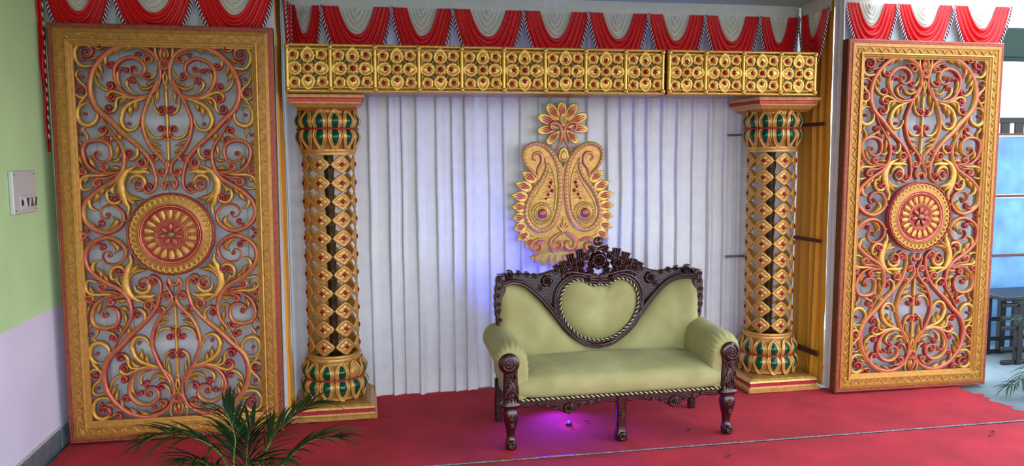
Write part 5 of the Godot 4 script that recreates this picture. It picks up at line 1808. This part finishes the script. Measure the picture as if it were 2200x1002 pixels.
func make_small_things() -> void:
	# blue lamp out of view behind the sofa, placed to light the curtain
	var t := thing("unseen_blue_lamp", "small unseen blue lamp behind the sofa that lights the curtain", "lamp", Vector3(1.40, 0.012, 0.2))
	var s := Shape.new()
	lathe(s, [Vector2(0.001, -0.07), Vector2(0.04, -0.07), Vector2(0.055, -0.05), Vector2(0.055, 0.05), Vector2(0.055, 0.05), Vector2(0.048, 0.05)], 20, [Color.WHITE])
	var aim := Basis(Vector3.RIGHT, -0.32)
	var head := Vector3(0, 0.11, 0)
	part("housing", s, M.black_metal, t, Transform3D(aim, head))
	var glow := mat("blue lamp glow", Color(0.2, 0.2, 0.9), 0.3)
	glow.emission_enabled = true
	glow.emission = Color(0.25, 0.25, 1.0)
	glow.emission_energy_multiplier = 6.0
	s = Shape.new()
	lathe(s, [Vector2(0.001, 0.046), Vector2(0.048, 0.044), Vector2(0.048, 0.044), Vector2(0.048, 0.04), Vector2(0.048, 0.04), Vector2(0.001, 0.04)], 20, [Color.WHITE])
	part("lens", s, glow, t, Transform3D(aim, head))
	s = Shape.new()
	for sx in [-1.0, 1.0]:
		block(s, Vector3(0.062 * sx, 0.06, 0), Vector3(0.008, 0.12, 0.03), 0.002, Color.WHITE)
	block(s, Vector3(0, 0.005, 0), Vector3(0.132, 0.01, 0.06), 0.002, Color.WHITE)
	part("bracket", s, M.black_metal, t)
	var sp := SpotLight3D.new()
	sp.name = "unseen_blue_lamp_beam"
	sp.light_color = Color(0.25, 0.27, 1.0)
	sp.light_energy = 1.0
	sp.spot_range = 12.0
	sp.spot_angle = 50.0
	sp.spot_attenuation = 2.0
	sp.light_size = 0.045
	sp.shadow_enabled = true
	t.add_child(sp)
	sp.position = head + aim * Vector3(0, 0.062, 0)
	sp.basis = aim * Basis(Vector3.RIGHT, PI / 2)
	# second face, also out of view, placed to light the carpet under the sofa violet
	var low := Transform3D(Basis(Vector3.RIGHT, 0.0), Vector3(0, 0.15, 0.066))
	s = Shape.new()
	block(s, Vector3(0, 0, 0), Vector3(0.1, 0.03, 0.008), 0.002, Color.WHITE)
	var violet := mat("violet lamp glow", Color(0.5, 0.2, 0.9), 0.3)
	violet.emission_enabled = true
	violet.emission = Color(0.5, 0.2, 1.0)
	violet.emission_energy_multiplier = 3.0
	part("unseen_violet_face", s, violet, t, low)
	var spill := SpotLight3D.new()
	spill.name = "unseen_blue_lamp_spill"
	spill.light_color = Color(0.38, 0.16, 1.0)
	spill.light_energy = 0.42
	spill.spot_range = 12.0
	spill.spot_angle = 75.0
	spill.spot_attenuation = 2.0
	spill.light_size = 0.04
	spill.shadow_enabled = true
	t.add_child(spill)
	spill.position = low * Vector3(0, 0, 0.02)
	spill.basis = low.basis * Basis(Vector3.UP, PI)
	# tiny glowing blue dot on the carpet under the sofa
	t = thing("blue_dot", "tiny glowing blue dot on the carpet under the sofa", "lamp", Vector3(1.424, 0.01, 0.65))
	s = Shape.new()
	lathe(s, [Vector2(0.001, 0.0), Vector2(0.02, 0.0), Vector2(0.02, 0.0), Vector2(0.02, 0.012), Vector2(0.02, 0.012), Vector2(0.015, 0.014)], 16, [Color.WHITE])
	part("base", s, M.black_metal, t)
	s = Shape.new()
	ball(s, Vector3(0, 0.014, 0), Vector3(0.015, 0.01, 0.015), 12, 8, Color.WHITE)
	var glow2 := mat("blue dot glow", Color(0.05, 0.12, 0.85), 0.4)
	glow2.emission_enabled = true
	glow2.emission = Color(0.2, 0.3, 1.0)
	glow2.emission_energy_multiplier = 0.3
	part("blue_dome", s, glow2, t)
	var om := OmniLight3D.new()
	om.name = "blue_dot_glow"
	om.light_color = Color(0.5, 0.2, 1.0)
	om.light_energy = 0.01
	om.omni_range = 10.0
	om.omni_attenuation = 2.0
	om.light_size = 0.012
	om.shadow_enabled = true
	t.add_child(om)
	om.position = Vector3(0, 0.03, 0)
	# leaves on the carpet, folded cloths by the pillar
	t = thing("folded_cloths", "folded blue and pink cloths on the carpet behind right pillar", "cloth", Vector3(3.3, 0.016, -0.1), 0.2)
	s = Shape.new()
	block(s, Vector3(0, 0.02, 0), Vector3(0.2, 0.04, 0.18), 0.014, Color.WHITE)
	part("pink_cloth", s, mat("pink cloth", Color(0.85, 0.25, 0.45), 0.8), t)
	s = Shape.new()
	block(s, Vector3(-0.01, 0.055, -0.03), Vector3(0.17, 0.03, 0.11), 0.012, Color.WHITE)
	part("blue_cloth", s, mat("blue cloth", Color(0.25, 0.42, 0.6), 0.8), t)
	var dry := mat("dry leaf", Color(0.2, 0.07, 0.07), 0.8)
	for q in [[3.86, 1.36, 0.2, "nearer of two dark scraps on front carpet at far right"], [3.93, 1.3, 1.1, "farther of two dark scraps on front carpet at far right"], [2.18, 1.35, 0.6, "dark speck on front carpet below the sofa's right leg"], [1.55, 0.62, 0.1, "dark speck on carpet under the sofa beside middle leg"], [2.13, 0.9, 0.9, "dark speck on carpet under sofa near its right leg"]]:
		s = Shape.new()
		stroke(s, PackedVector3Array([Vector3(-0.02, 0, 0), Vector3(0, 0.006, 0), Vector3(0.022, 0, 0)]), [0.004, 0.014, 0.003], 0.004, [Color.WHITE])
		var o := single("dry_leaf", s, dry, q[3], "leaf", Vector3(q[0], 0.012, q[1]), "dry scraps on the carpet")
		o.basis = Basis(Vector3.UP, q[2]) * Basis(Vector3.RIGHT, -PI / 2)

func _ready() -> void:
	make_world()
	make_materials()
	make_room()
	make_curtains()
	make_valances()
	make_carpet()
	make_screens()
	make_pillars()
	make_beams()
	make_sofa()
	make_plaque()
	make_wall_fittings()
	make_yard()
	make_plants()
	make_small_things()
